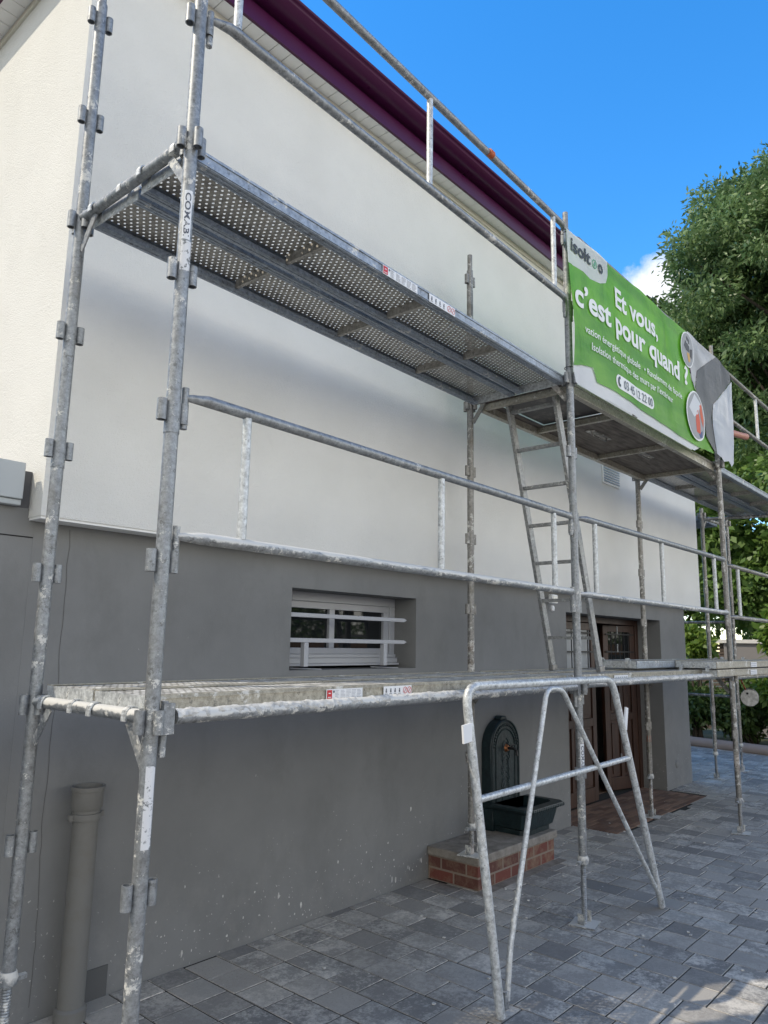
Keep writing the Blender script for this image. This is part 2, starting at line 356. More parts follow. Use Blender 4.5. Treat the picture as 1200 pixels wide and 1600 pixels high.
# ================================================================== THE SETTING
G = MB().add([(-300, -300, -.03), (300, -300, -.03), (300, 300, -.03), (-300, 300, -.03)], [(0, 1, 2, 3)]).build('ground', M['soil']); struct(G)
J = MB().add([(-5.5, -9, -.0042), (12.05, -9, -.0042), (12.05, 6, -.0042), (-5.5, 6, -.0042)], [(0, 1, 2, 3)]).build('joint_sand', M['joint']); struct(J)
def pavers():
    mb = MB(); W_ = .1975; rnd = random.Random(3)
    ix0 = int(-5 / W_); ix1 = int(11.9 / W_)
    for ix in range(ix0, ix1):
        x0 = ix * W_ + .083
        y = -8.6 + rnd.choice((0, .1, .05)) + (ix % 2) * .1
        while y < 5.5:
            L = rnd.choice((.2, .2, .2, .2, .3, .2))
            y1 = y + L
            inside = (x0 + W_ > .1 - 5.6 and x0 < 8.34 and y1 > .465)
            if inside and y >= .465: y = y1; continue
            ye = min(y1, .462) if inside else y1
            cl = 5.18 < x0 + W_ * .5 < 7.55 and (y + ye) / 2 > .02 and ye < .6
            pl = 3.0 < x0 + W_ * .5 < 4.15 and (y + ye) / 2 > .05 and inside
            far = x0 < -2.5 or y < -5
            if not cl and not pl and ye - y > .03:
                g_ = .0040; a = .0016; h = rnd.uniform(-.0008, .001); tx = rnd.uniform(-.001, .001)
                X0, X1, Y0, Y1 = x0 + g_, x0 + W_ - g_, y + g_, ye - g_
                vs = [(X0 + a, Y0 + a, h), (X1 - a, Y0 + a, h + tx), (X1 - a, Y1 - a, h + tx), (X0 + a, Y1 - a, h),
                      (X0, Y0, h - .0018), (X1, Y0, h - .0018), (X1, Y1, h - .0018), (X0, Y1, h - .0018)]
                fs = [(0, 1, 2, 3), (4, 5, 1, 0), (5, 6, 2, 1), (6, 7, 3, 2), (7, 4, 0, 3)]
                if not far:
                    vs += [(X0, Y0, -.012), (X1, Y0, -.012), (X1, Y1, -.012), (X0, Y1, -.012)]
                    fs += [(8, 9, 5, 4), (9, 10, 6, 5), (10, 11, 7, 6), (11, 8, 4, 7)]
                mb.add(vs, fs)
            y = y1
    return struct(mb.build('courtyard_paving', M['paver']))
pavers()
mb = MB(); rnd = random.Random(5)
y = .03; row = 0
while y < .72:
    x = 5.19 - (row % 2) * .1
    while x < 7.50:
        a, b = max(x, 5.19) + .003, min(x + .2, 7.50) - .003
        if b - a > .02 : mb.box((a, y + .003, -.01), (b, y + .06 - .003, .004 + rnd.uniform(-.001, .001)))
        x += .2
    y += .06; row += 1
struct(mb.build('clay_threshold_paving', M['clay']))
# plaster crumbs fallen on the paving
mb = MB(); rnd = random.Random(11)
for i in range(210):
    if rnd.random() < .6: x, y = rnd.gauss(3.4, 1.2), rnd.gauss(-.6, .45)
    else: x, y = rnd.uniform(.5, 8.5), rnd.uniform(-2.2, .4)
    if y > .44: continue
    s_ = rnd.choice((.002, .0025, .003, .004, .007)); mb.box((x - s_, y - s_, .001), (x + s_ * rnd.uniform(.6, 1.4), y + s_, s_ * .9), Matrix.Rotation(rnd.uniform(0, 3), 3, 'Z'))
struct(mb.build('plaster_crumbs', M['crust']), 'stuff')

# ------------------------------------------------------------------ house
H = thing('house', 'white and grey rendered house with plum gutter behind the scaffolding', 'house', (4.3, .464, 0))
XL, XR, XG = .10, 8.60, 8.335
mb = MB()
mb.box((XL, .337, 2.13), (XR, 8.4, 5.2))
mb.build('upper_wall', M['white_wall'], H)
mb = MB(); mb.box((XL + .004, .345, 2.118), (XR - .004, .46, 2.13)); mb.build('drip_edge', M['soffit'], H)
mb = MB(); y0, y1 = .464, .92
for a, b, c, d in ((.131, 1.70, -.01, 2.118), (1.70, 2.90, -.01, 1.432), (1.70, 2.90, 1.925, 2.118), (2.90, 5.18, -.01, 2.118), (5.18, 7.52, 1.925, 2.118), (7.52, XG, -.01, 2.118)):
    mb.box((a, y0, c), (b, y1, d))
mb.box((XG - .4, y1, -.01), (XG, 8.2, 2.118)); mb.box((.131, y1, -.01), (.5, 8.2, 2.118)); mb.box((.5, 7.9, -.01), (XG - .4, 8.2, 2.118))
mb.build('lower_wall', M['grey_wall'], H)
mb = MB().box((.47, .4585, .0), (.66, .464, .13)); mb.build('wall_patch', mat('darker_patch', (.10, .10, .098), .8), H)
rnd = random.Random(2); mb = MB(); pts = []; z = 2.10; x = .295
while z > .03: pts.append((x, z)); z -= .04; x += rnd.uniform(-.004, .004) + (.30 - x) * .1
for (xa, za), (xb, zb) in zip(pts, pts[1:]): mb.add([(xa, .4628, za), (xa + .0022, .4628, za), (xb + .0022, .4628, zb), (xb, .4628, zb)], [(0, 1, 2, 3)][::-1])
mb.build('wall_crack', mat('crack_shadow', (.09, .088, .08), .9), H)
rnd = random.Random(21); mb = MB()
for i in range(95):
    cx_ = rnd.choice((rnd.uniform(.5, 3.0), rnd.gauss(2.6, .35), rnd.gauss(1.5, .4))); cz = abs(rnd.gauss(0, .16)) + .02
    if not (.45 < cx_ < 3.04) or cz > .75: continue
    n = rnd.randint(5, 8); r = rnd.choice((.002, .003, .003, .005, .008)); st = rnd.choice((1, 1, 1.6, 2.6))
    mb.add([(cx_ + r * rnd.uniform(.5, 1.2) * math.cos(2 * math.pi * k / n), .4632, cz + st * r * rnd.uniform(.5, 1.2) * math.sin(2 * math.pi * k / n)) for k in range(n)], [tuple(range(n))])
struct(mb.build('plaster_spatter', M['crust'], H), 'stuff')
# round wall cap and square vent
mb = MB().lathe([(0, -.012), (.035, -.012), (.045, -.006), (.047, 0)], (7.85, .464, .26), 24, 'y'); mb.build('wall_cap', M['grey_wall'], H)
vent = MB().box((5.80, .322, 3.28), (6.20, .337, 3.52)).build('air_vent', M['soffit'], H, bevel=.002)
mb = MB()
for i in range(8): mb.box((5.815, .314, 3.30 + i * .027), (6.185, .3215, 3.316 + i * .027), Matrix.Rotation(R(-25), 3, 'X'))
mb.build('louvre', mat('vent_grey', (.42, .48, .52), .4), vent)
# soffit, frieze strip, fascia, gutter (hip roof: same all round, built on the two seen sides)
YS = .215; XS = -.03
mb = MB()
x = XS
while x < XR + .12:
    mb.box((x + .002, YS, 5.206), (x + .1, .336, 5.216)); x += .103
y = .34
while y < 8.4:
    mb.box((XS, y + .002, 5.206), (.099, y + .1, 5.216)); y += .103
mb.build('soffit', M['soffit'], H)
mb = MB().box((XS, YS, 5.2165), (XR + .13, 8.5, 5.24)); mb.build('soffit_joints', mat('joint_shadow', (.42, .42, .41), .8), H)
mb = MB().box((XL - .014, .322, 5.165), (XR + .01, .3365, 5.205)); mb.box((XL - .014, .337, 5.165), (XL - .0005, 8.4, 5.205)); mb.build('frieze_strip', M['cream'], H)
mb = MB(); mb.box((XS - .02, YS - .02, 5.192), (XR + .15, YS, 5.40)); mb.box((XS - .02, YS, 5.192), (XS, 8.5, 5.40)); mb.box((XR + .13, YS, 5.192), (XR + .15, 8.5, 5.40)); mb.build('fascia', M['purple'], H)
prof = [(.0, .0), (-.005, .0), (-.045, .005), (-.085, .028), (-.105, .062), (-.110, .072), (-.110, .100), (-.117, .102), (-.117, .120), (-.105, .125), (-.098, .118)]
mb = MB()
def gut(px, pz): return [(XS - .1, px, pz), (XR + .25, px, pz)]
vs = []; fs = []
for i, (dy, dz) in enumerate(prof): vs += [(XS - .02 + dy, YS - .021 + dy, 5.315 + dz), (XR + .15 - dy, YS - .021 + dy, 5.315 + dz)]
for i in range(len(prof) - 1): fs.append((2 * i, 2 * i + 1, 2 * i + 3, 2 * i + 2))
mb.add(vs, fs)
vs = []; fs = []
for i, (dy, dz) in enumerate(prof): vs += [(XS - .021 + dy, YS - .02 + dy, 5.315 + dz), (XS - .021 + dy, 8.5, 5.315 + dz)]
for i in range(len(prof) - 1): fs.append((2 * i, 2 * i + 2, 2 * i + 3, 2 * i + 1))
mb.add(vs, fs)
g_ = mb.build('gutter', M['purple'], H)
sd = g_.modifiers.new('Solid', 'SOLIDIFY'); sd.thickness = .003; sd.offset = 0
mb = MB(); a, b, c, d = XS - .06, XR + .19, YS - .06, 8.6; zt = 5.43; hy = (d - c) / 2; rh = hy * .62
mb.add([(a, c, zt), (b, c, zt), (b, d, zt), (a, d, zt), (a + hy, c + hy, zt + rh), (b - hy, c + hy, zt + rh), (a, c, zt - .02), (b, c, zt - .02), (b, d, zt - .02), (a, d, zt - .02)],
       [(0, 1, 5, 4), (1, 2, 5), (2, 3, 4, 5), (3, 0, 4), (0, 6, 7, 1), (1, 7, 8, 2), (2, 8, 9, 3), (3, 9, 6, 0), (6, 9, 8, 7)])
mb.build('roof', M['tile'], H)
# basement window
wf = MB(); yw = .665
wf.box((1.70, yw, 1.865), (2.90, yw + .06, 1.9245))                       # roller head
for a, b, c, d in ((2.845, 2.90, 1.50, 1.865), (1.70, 1.76, 1.50, 1.865)): wf.box((a, yw, c), (b, yw + .06, d))
win = wf.build('window', M['pvc'], H, bevel=.003)
mb = MB()
for a, b, c, d in ((1.76, 2.845, 1.82, 1.8645), (1.76, 2.845, 1.525, 1.565), (2.235, 2.285, 1.565, 1.82), (2.79, 2.845, 1.565, 1.82), (1.76, 1.80, 1.565, 1.82)): mb.box((a, yw + .012, c), (b, yw + .055, d))
mb.build('sash', M['pvc'], win, bevel=.003)
mb = MB().box((1.80, yw + .035, 1.565), (2.235, yw + .04, 1.82)); mb.box((2.285, yw + .035, 1.565), (2.79, yw + .04, 1.82)); mb.build('pane', M['glass'], win)
mb = MB().box((1.70, yw - .03, 1.465), (2.90, yw + .05, 1.50)); mb.box((1.70, yw - .012, 1.5005), (2.90, yw + .05, 1.5245)); mb.box((1.72, yw - .055, 1.45), (2.93 - .04, yw + .04, 1.4645)); mb.build('sill', M['pvc'], win, bevel=.003)
for z in (1.765, 1.612):
    mb = MB().box((1.702, .49, z - .013), (2.80, .52, z + .013)); mb.prism([(2.80, z - .013), (2.83, z), (2.80, z + .013)], .49, .52); mb.build('guard_bar', M['pvc'], win, bevel=.002)
for x in (1.857, 2.598):
    mb = MB().box((x - .018, .488, 1.452), (x + .018, .522, 1.5985)); mb.bar((x - .03, .60, 1.440), (x + .12, .475, 1.436), .012, .006); mb.build('guard_post', M['pvc'], win, bevel=.002)
# doorway: frame, two leaves, dark gap
dy = .735
df = MB().box((5.18, dy, 0), (5.26, dy + .08, 1.924)); df.box((7.44, dy, 0), (7.52, dy + .08, 1.924)); df.box((5.26, dy, 1.86), (7.44, dy + .08, 1.924))
dfr = df.build('door_frame', M['door'], H, bevel=.004)
def leaf(x0, x1, glassm, ang, hinge):
    mb = MB(); T = .045; st = .085
    z = [0.02, .16, .78, .86, 1.24, 1.33, 1.78, 1.855]
    mb.box((x0, 0, z[0]), (x0 + st, T, z[7])); mb.box((x1 - st, 0, z[0]), (x1, T, z[7]))
    for a, b in ((z[0], z[1]), (z[2], z[3]), (z[4], z[5]), (z[6], z[7])): mb.box((x0 + st, 0, a), (x1 - st, T, b))
    xm = (x0 + x1) / 2
    for a, b in ((z[1], z[2]), (z[3], z[4])):
        mb.box((xm - .03, .0, a), (xm + .03, T, b)); mb.box((x0 + st, .018, a), (xm - .03, T - .01, b)); mb.box((xm + .03, .018, a), (x1 - st, T - .01, b))
        for p, q in ((x0 + st, xm - .03), (xm + .03, x1 - st)): mb.box((p + .03, .008, a + .03), (q - .03, .018, b - .03))
    Tm = Matrix.Translation((hinge, dy + .012, 0)) @ Matrix.Rotation(ang, 4, 'Z') @ Matrix.Translation((-hinge, 0, 0))
    d = mb.build('door_leaf', M['door'], H, bevel=.003, T=Tm)
    MB().box((x0 + st, .02, z[5]), (x1 - st, .026, z[6])).build('door_pane', glassm, d, T=Tm)
    gb = MB(); n = 5
    for i in range(n):
        x = x0 + st + (x1 - x0 - 2 * st) * (i + .5) / n; gb.tube([(x, -.008, z[5] - .06), (x, -.008, z[6])], .006, 8)
        gb.tube([(x + .02 * math.sin(t), -.008, z[5] - .06 + .02 * (math.cos(t) - 1)) for t in [k * .5 for k in range(9)]], .005, 6)
    for zz in (z[5] + .03, z[5] + .22, z[6] - .03): gb.box((x0 + .03, -.016, zz - .008), (x1 - .03, -.0085, zz + .008))
    gb.build('door_grille', M['iron'], d, T=Tm)
    return d
leaf(5.27, 6.36, M['door_reflect'], 0, 5.27)
leaf(6.86, 7.43, M['glass'], R(-14), 7.43)
for zz in (.35, 1.0, 1.55, 1.75): MB().tube([(6.90, dy - .01, zz), (6.90, dy - .01, zz + .09)], .009, 8).build('door_hinge', M['galv'], H)
MB().box((5.19, .93, .0), (7.5, 2.6, .003)).build('hall_floor', M['clay'], H)

# annexe to the left of the house
A = thing('annexe', 'low grey rendered annexe with pale metal roof edge at left of house', 'annexe', (-2, .464, 0))
mb = MB().box((-5.4, .464, -.01), (.1305, 6, 2.04)); mb.box((-5.4, .4605, 2.046), (.1305, 6, 2.172)); mb.build('wall', M['grey_wall'], A)
mb = MB().box((-5.4, .464, 2.0402), (.13, 6, 2.0458)); mb.build('wall_joint', M['dark'], A)
mb = MB().box((-5.5, .405, 2.20), (.045, .46, 2.365)); mb.box((-5.5, .418, 2.173), (.045, .46, 2.1995)); mb.build('roof_edge', M['annex_metal'], A, bevel=.004)
mb = MB().box((-5.45, .4605, 2.173), (.098, 6, 2.34)); mb.build('roof', mat('grey_bitumen', (.12, .12, .125), .9), A)

# ------------------------------------------------------------------ fountain on its brick base
P = thing('brick_plinth', 'low brick plinth with concrete slab against the grey wall', 'plinth', (3.58, .25, 0))
MB().box((3.06, .045, 0), (4.09, .463, .158)).build('brickwork', M['brick'], P, bevel=.004)
mb = MB().box((3.045, .03, .158), (4.115, .463, .215)); mb.build('slab', M['concrete'], P, bevel=.008)
struct(MB().box((3.0, -.03, -.011), (4.15, .045, .0015)).build('mortar_apron', M['concrete']))
F = thing('wall_fountain', 'dark green cast iron fountain with arched back and brass tap', 'fountain', (3.95, .3, .215))
def arch(w, h, n=18):
    r = w / 2; pts = [(-r, 0), (r, 0)]
    for k in range(n + 1): t = math.pi * k / n; pts.append((r * math.cos(t), h - r + r * math.sin(t)))
    return pts
cx = 3.94
mb = MB().prism([(cx + x, .36 + z) for x, z in reversed(arch(.42, .66))], .375, .463)
mb.prism([(cx - .05, 1.015), (cx - .03, 1.045), (cx + .03, 1.045), (cx + .05, 1.015)][::-1], .385, .45)
mb.box((cx - .235, .345, .215), (cx + .235, .463, .37)); mb.box((cx - .225, .355, .37), (cx + .225, .463, .41))
mb.build('back_plate', M['cast'], F, bevel=.006)
# moulding bands
mb = MB()
for w, h, r in ((.385, .625, .009), (.28, .56, .007)):
    pts = arch(w, h); mb.tube([(cx + x, .373, .385 + z) for x, z in pts + pts[:1]], r, 8, cap=False)
for k in range(22):
    t = math.pi * (k + .5) / 22; mb.lathe([(0, -.012), (.009, -.008), (.012, 0)], (cx + .168 * math.cos(t), .375, .36 + .45 + .168 * math.sin(t)), 8, 'y')
rnd = random.Random(9)
for k in range(26):                                                   # leaf scrolls on the panel
    z0 = .44 + k * .016; a = rnd.uniform(.5, 1.); s_ = 1 if k % 2 else -1
    mb.tube([(cx + s_ * .012 + s_ * .05 * a * math.sin(t), .374, z0 + .03 * math.cos(t * 1.4)) for t in [j * .35 for j in range(8)]], .0045, 6)
mb.build('relief', M['cast'], F)
mb = MB().lathe([(0, -.02), (.02, -.018), (.028, -.006), (.032, 0)], (cx + .01, .373, .80), 16, 'y'); mb.build('rosette', M['brass'], F)
mb = MB().tube([(cx + .01, .36, .80), (cx + .01, .30, .80), (cx + .01, .28, .785), (cx + .01, .275, .75)], .011, 10); mb.tube([(cx - .03, .32, .825), (cx + .05, .32, .825)], .006, 8); mb.tube([(cx + .01, .32, .80), (cx + .01, .32, .825)], .008, 8); mb.build('tap', M['iron'], F)
def ring(w, d, z, yc):
    return [(cx - w / 2, yc + d / 2 - .0, z), (cx - w / 2, yc - d / 2 + .05, z), (cx - w / 2 + .05, yc - d / 2, z), (cx + w / 2 - .05, yc - d / 2, z), (cx + w / 2, yc - d / 2 + .05, z), (cx + w / 2, yc + d / 2, z)]
levels = [(.40, .26, .216), (.40, .26, .25), (.44, .28, .262), (.475, .30, .34), (.485, .305, .372), (.55, .345, .392), (.56, .35, .405), (.55, .345, .418), (.44, .27, .418), (.41, .25, .34), (.01, .01, .335)]
vs = []; fs = []
for w, d, z in levels:
    vs += ring(w, d, z, .345 - d / 2)
for i in range(len(levels) - 1):
    for k in range(6): fs.append((i * 6 + k, i * 6 + (k + 1) % 6, (i + 1) * 6 + (k + 1) % 6, (i + 1) * 6 + k))
mb = MB().add(vs, fs)
for k in range(18): mb.lathe([(0, -.008), (.010, -.005), (.013, 0)], (cx - .225 + k * .0265, -.003, .402), 8, 'y')
mb.build('basin', M['cast'], F)

# drain pipe
D = thing('drain_pipe', 'open topped greige drain pipe standing against the grey wall', 'pipe', (.44, .36, 0))
mb = MB().lathe([(.055, 0), (.055, .82)], (.44, .36, 0), 28); mb.lathe([(.066, 0), (.066, .05), (.056, .06)], (.44, .36, 0), 28); mb.build('pipe', M['drain'], D)
mb = MB().lathe([(.055, .845), (.067, .865), (.067, .932), (.072, .934), (.072, .952), (.062, .952), (.060, .93), (.058, .84)], (.44, .36, 0), 28); mb.build('socket', M['drain'], D)
mb = MB().lathe([(.057, .81), (.064, .812), (.064, .838), (.057, .84)], (.44, .36, 0), 28); mb.box((.36, .35, .813), (.378, .37, .837)); mb.box((.502, .35, .813), (.52, .37, .837)); mb.tube([(.44, .42, .825), (.44, .464, .825)], .006, 8); mb.build('bracket', M['drain'], D)

# security light
L = thing('security_light', 'small white floodlight with sensor on the wall beside the ladder', 'light', (4.80, .41, 2.0))
mb = MB().box((4.75, .37, 1.985), (4.85, .41, 2.065)); mb.build('lamp_head', M['label'], L, bevel=.006)
MB().box((4.76, .3655, 1.995), (4.84, .3698, 2.055)).build('lens', mat('lamp_lens', (.6, .6, .55), .2), L)
MB().box((4.79, .41, 2.0), (4.81, .464, 2.03)).build('mount', M['label'], L); mb = MB().lathe([(0, -.05), (.018, -.045), (.022, -.02), (.016, 0)], (4.80, .40, 1.965), 12); mb.build('sensor', M['label'], L)

# ================================================================== SCAFFOLD
PB = {'A': ((0, -.81), (0, 0)), 'B': ((3.01, -.735), (3.065, .10)), 'C': ((6.01, -.75), (6.06, .068))}
LV = [.85, 1.35, 1.85, 2.35, 2.85, 3.35, 3.85, 4.35]
def post(frame, x, y, z0, ztop, mt, cups, deckcups=(1.35, 3.35), baseZ=0., zrod=.42, tops=True, dirs=((1, 0), (-1, 0))):
    mb = MB()
    n = 16; segs = [(x, y, zrod - .02), (x, y, ztop)]
    joins = [z for z in (2.42, 4.42) if zrod < z < ztop - .1]
    mb.tube(segs, .0242, n)
    for zj in (2.335,):
        if zj < ztop: mb.tube([(x, y, zj - .06), (x, y, zj + .045)], .0262, n)
    if tops: mb.tube([(x, y, ztop), (x, y, ztop + .13)], .0185, 12)
    # small holes drawn as dark pins
    p = mb.build('post', mt, frame)
    for z in cups:
        dd = list(dirs) + ([(0, -1), (0, 1)] if z in deckcups else [])
        for dx, dyy in dd:
            c = MB(); ox, oy = x + dx * .041, y + dyy * .041
            c.pipe((ox, oy, z - .036), (ox, oy, z + .036), .0165, .0035, 12)
            c.box((min(x + dx * .022, ox - dx * .012) - (.003 if dyy else 0), min(y + dyy * .022, oy - dyy * .012) - (.003 if dx else 0), z - .034), (max(x + dx * .022, ox - dx * .012) + (.003 if dyy else 0), max(y + dyy * .022, oy - dyy * .012) + (.003 if dx else 0), z + .034))
            c.build('cup', mt, p)
    # jack: threaded rod, nut with lugs, plate
    r = MB(); pts = []; rr = []; z = baseZ + .01; k = 0
    while z < zrod + .03: pts.append((x, y, z)); rr.append(.0175 if k % 2 else .0148); z += .005; k += 1
    r.tube(pts, .017, 12, rr=rr); r.build('jack_screw', M['galv'] if mt is M['galv'] else M['galv_old'], frame)
    nu = MB().lathe([(.018, zrod - .045), (.032, zrod - .045), (.034, zrod - .02), (.028, zrod), (.0243, zrod)], (x, y, 0), 14)
    nu.box((x - .065, y - .010, zrod - .040), (x - .028, y + .010, zrod - .024)); nu.box((x + .028, y - .010, zrod - .040), (x + .065, y + .010, zrod - .024)); nu.build('jack_nut', M['galv_spl'], frame)
    bp = MB().box((x - .075, y - .075, baseZ + .004), (x + .075, y + .075, baseZ + .010), Matrix.Rotation(R(12), 3, 'Z'))
    for sx in (-1, 1): bp.box((x + sx * .045 - .003, y - .02, baseZ + .010), (x + sx * .045 + .003, y + .02, baseZ + .07))
    bp.build('base_plate', M['galv_spl'], frame)
def transom(frame, a, b, z, mt, gus=True):
    a3 = V(a[0], a[1], z); b3 = V(b[0], b[1], z); d = (b3 - a3).normalized()
    mb = MB().tube([a3 + d * .024, b3 - d * .024], .0212, 14)
    t = mb.build('transom', mt, frame)
    if gus:
        for e, s_ in ((a3, 1), (b3, -1)): g = MB(); g.bar(e + d * s_ * .13 + V(0, 0, -.02), e + d * s_ * .026 + V(0, 0, -.15), .006, .036, up=(0, 0, 1)); g.build('gusset', mt, frame)
    return t
flabels = {'A': 'nearest scaffold frame, at left in front of the house corner', 'B': 'middle scaffold frame, with one foot on the brick plinth', 'C': 'scaffold frame by the right edge of the doorway'}
for k, (o, i) in PB.items():
    fr = thing('scaffolding', flabels[k], 'scaffold frame', ((o[0] + i[0]) / 2, (o[1] + i[1]) / 2, 0), 'scaffold frames along the facade')
    mt = M['galv'] if k == 'A' else M['galv_old']
    mt2 = M['galv'] if k in 'AB' else M['galv_old']
    post(fr, o[0], o[1], 0, 4.43, mt2, LV, zrod=.22 if k == 'A' else .38 if k == 'B' else .30)
    post(fr, i[0], i[1], 0, 4.43, mt, LV[:6] if k == 'C' else [z for z in LV if not (k == 'B' and z == .85 and False)], baseZ=.215 if k == 'B' else 0, zrod=.42 if k != 'C' else .40)
    transom(fr, o, i, 1.362, M['galv_spl'] if k == 'A' else mt)
    transom(fr, o, i, 3.365, mt)
    if k == 'A':                                   # wedge clamps on the lower transom
        pass
# end frame under the third bay (outer post outside the picture) and return frame round the corner
fr = thing('scaffolding', 'scaffold frame behind the others, past the right corner of house', 'scaffold frame', (9.2, .29, 0), 'scaffold frames along the facade')
post(fr, 8.78, .318, 0, 3.45, M['galv_old'], LV[:6], zrod=.33, tops=False); post(fr, 9.66, .265, 0, 3.45, M['galv_old'], LV[:6], zrod=.36, tops=False)
transom(fr, (8.78, .318), (9.66, .265), 1.362, M['galv_old']); transom(fr, (8.78, .318), (9.66, .265), 3.32, M['galv_old'])
transom(fr, (8.78, .318), (9.06, -.80), 3.30, M['galv_old'], False)
post(fr, 9.06, -.80, 0, 4.43, M['galv_old'], LV, zrod=.36)

def hookend(mb, p, d, h=.11):
    mb.tube([p + V(0, 0, .035), p + V(0, 0, -h)], .0125, 10)
def rail_frame(a, b, zb, zt, label, mt_top, mt_bot, xs=(.085, .5, .90), offs=-.045, spl=False):
    d = V(b[0] - a[0], b[1] - a[1], 0); L_ = d.length; d.normalize(); nrm = V(d.y, -d.x, 0)
    A0 = V(a[0], a[1], 0) + d * .045; B0 = V(b[0], b[1], 0) - d * .045
    t = thing('guardrail', label, 'guardrail', tuple((A0 + B0) / 2 + V(0, 0, zb)), 'guardrail panels hooked on the scaffold posts')
    for z, mt in ((zb, mt_bot), (zt, mt_top)):
        mb = MB()
        P0 = A0 + nrm * .03 + d * .03; P1 = B0 + nrm * .03 - d * .03
        pts = [A0 + V(0, 0, z), A0 + d * .03 + nrm * .005 + V(0, 0, z), P0 + d * .05 + V(0, 0, z)]
        nseg = 60
        for i in range(1, nseg): pts.append(P0.lerp(P1, i / nseg) + V(0, 0, z) if .04 < i / nseg < .96 else P0.lerp(P1, i / nseg) + V(0, 0, z))
        pts += [B0 - d * .03 + nrm * .005 + V(0, 0, z), B0 + V(0, 0, z)]
        pts = [A0 + V(0, 0, z), A0 + d * .02 + nrm * .012 + V(0, 0, z)] + [P0.lerp(P1, .015 + .97 * i / nseg) + V(0, 0, z) for i in range(nseg + 1)] + [B0 - d * .02 + nrm * .012 + V(0, 0, z), B0 + V(0, 0, z)]
        rr = [.010, .014] + [.0205] * (nseg + 1) + [.014, .010]
        mb.tube(pts, .0205, 14, rr=rr)
        for p in (A0, B0): hookend(mb, p + V(0, 0, z), d)
        mb.build('rail', mt, t)
    for f in xs:
        p = A0.lerp(B0, f) + nrm * .03
        MB().tube([p + V(0, 0, zb + .017), p + V(0, 0, zt - .017)], .0165, 12).build('upright', M['galv_bright'] if zb < 3 else M['galv_bright'], t)
    return t
o = lambda k: PB[k][0]
D_ = (9.01, -.755)
rail_frame(o('A'), o('B'), 1.935, 2.41, 'nearest guardrail at waist height between the two left frames', M['galv'], M['galv_spl'])
rail_frame(o('B'), o('C'), 1.93, 2.42, 'guardrail crossing in front of the ladder and doorway', M['galv'], M['galv_spl'], xs=(.065, .46, .88))
rail_frame(o('C'), D_, 1.90, 2.38, 'guardrail at waist height at the far right edge', M['galv_old'], M['galv_old'])
rail_frame(o('A'), o('B'), 3.885, 4.41, 'topmost guardrail against the sky and plum gutter', M['galv'], M['galv'], xs=(.035, .46, .93))
rail_frame(o('B'), o('C'), 3.885, 4.40, 'top guardrail hidden behind the green banner', M['galv_old'], M['galv_old'])
rail_frame(o('C'), D_, 3.885, 4.38, 'top guardrail right of the banner in front of trees', M['galv_old'], M['galv_old'], xs=(.06, .455, .93))
# splash of orange paint on the top rail
mb = MB().tube([(1.95, -.80, 4.408), (1.99, -.799, 4.408)], .0225, 12); t = mb.build('paint_mark', M['orange'], bpy.data.objects['guardrail.003'])
# single low ledger rails caked with plaster
def ledger(a, b, z, label):
    d = V(b[0] - a[0], b[1] - a[1], 0); d.normalize(); nrm = V(d.y, -d.x, 0)
    A0 = V(a[0], a[1], z) + d * .045 ; B0 = V(b[0], b[1], z) - d * .045
    t = thing('ledger_tube', label, 'scaffold tube', tuple((A0 + B0) / 2), 'low ledger tubes along the lower deck')
    rnd = random.Random(int(a[0] * 10) + 2)
    n = 260; P0 = A0 + nrm * .012 + d * .03; P1 = B0 + nrm * .012 - d * .03
    ph = [rnd.uniform(0, 6) for _ in range(8)]
    MB().tube([P0, P1], .0235, 16).build('tube', M['galv_spl'], t)
    nz_ = [rnd.random() for _ in range((n + 1) * 20)]
    pts = [P0.lerp(P1, i / n) for i in range(n + 1)]
    cnt = [0]
    n = 620; pts = [P0.lerp(P1, i / n) for i in range(n + 1)]; K = 24
    ga = np.random.default_rng(int(a[0] * 10) + 3)
    def sm(a_, w0, w1):
        for _ in range(w0): a_ = (a_ + np.roll(a_, 1, 0) + np.roll(a_, -1, 0)) / 3
        for _ in range(w1): a_ = (a_ + np.roll(a_, 1, 1) + np.roll(a_, -1, 1)) / 3
        return (a_ - a_.mean()) / (a_.std() + 1e-9)
    fine = sm(ga.normal(size=(n + 1, K)), 0, 0); coarse = sm(ga.normal(size=(n + 1, K)), 4, 1); edge = sm(ga.normal(size=(n + 1, 1)), 5, 0)[:, 0]
    def disp(i, o_):
        k = cnt[0] % K; cnt[0] += 1
        h = o_.z * .9 - o_.y * .1 - .22 - .20 * edge[i] + .16 * coarse[i, k]
        return -.002 + min(1, max(0, h * 2.2)) * (.0036 + .0008 * fine[i, k] + .0016 * coarse[i, k])
    MB().tube(pts, .0235, K, disp=disp).build('plaster_crust', M['crust'], t)
    for p in (A0, B0): mb = MB(); mb.tube([p + V(0, 0, .05), p + V(0, 0, -.12)], .0125, 10); mb.box(tuple(p + V(-.02, -.03, -.05)), tuple(p + V(.02, -.015, .045))); mb.build('end_hook', M['galv'], t)
    return t
ledger(o('A'), o('B'), 1.360, 'ledger tube caked in white plaster, nearest one by lower deck')
ledger(o('B'), o('C'), 1.372, 'ledger tube spotted with plaster in front of the doorway')
ledger(o('C'), D_, 1.35, 'ledger tube below the stacked planks at right edge')
# rails of the return scaffold
for z, lb in ((1.975, 'upper thin rail running back past the right house corner'), (.965, 'lower thin rail running back past the right house corner')):
    tag(MB().tube([(9.70, .26, z), (9.75, 3.3, z)], .018, 10).build('return_rail', M['galv_old']), lb, 'scaffold tube', 'return rails at right corner')

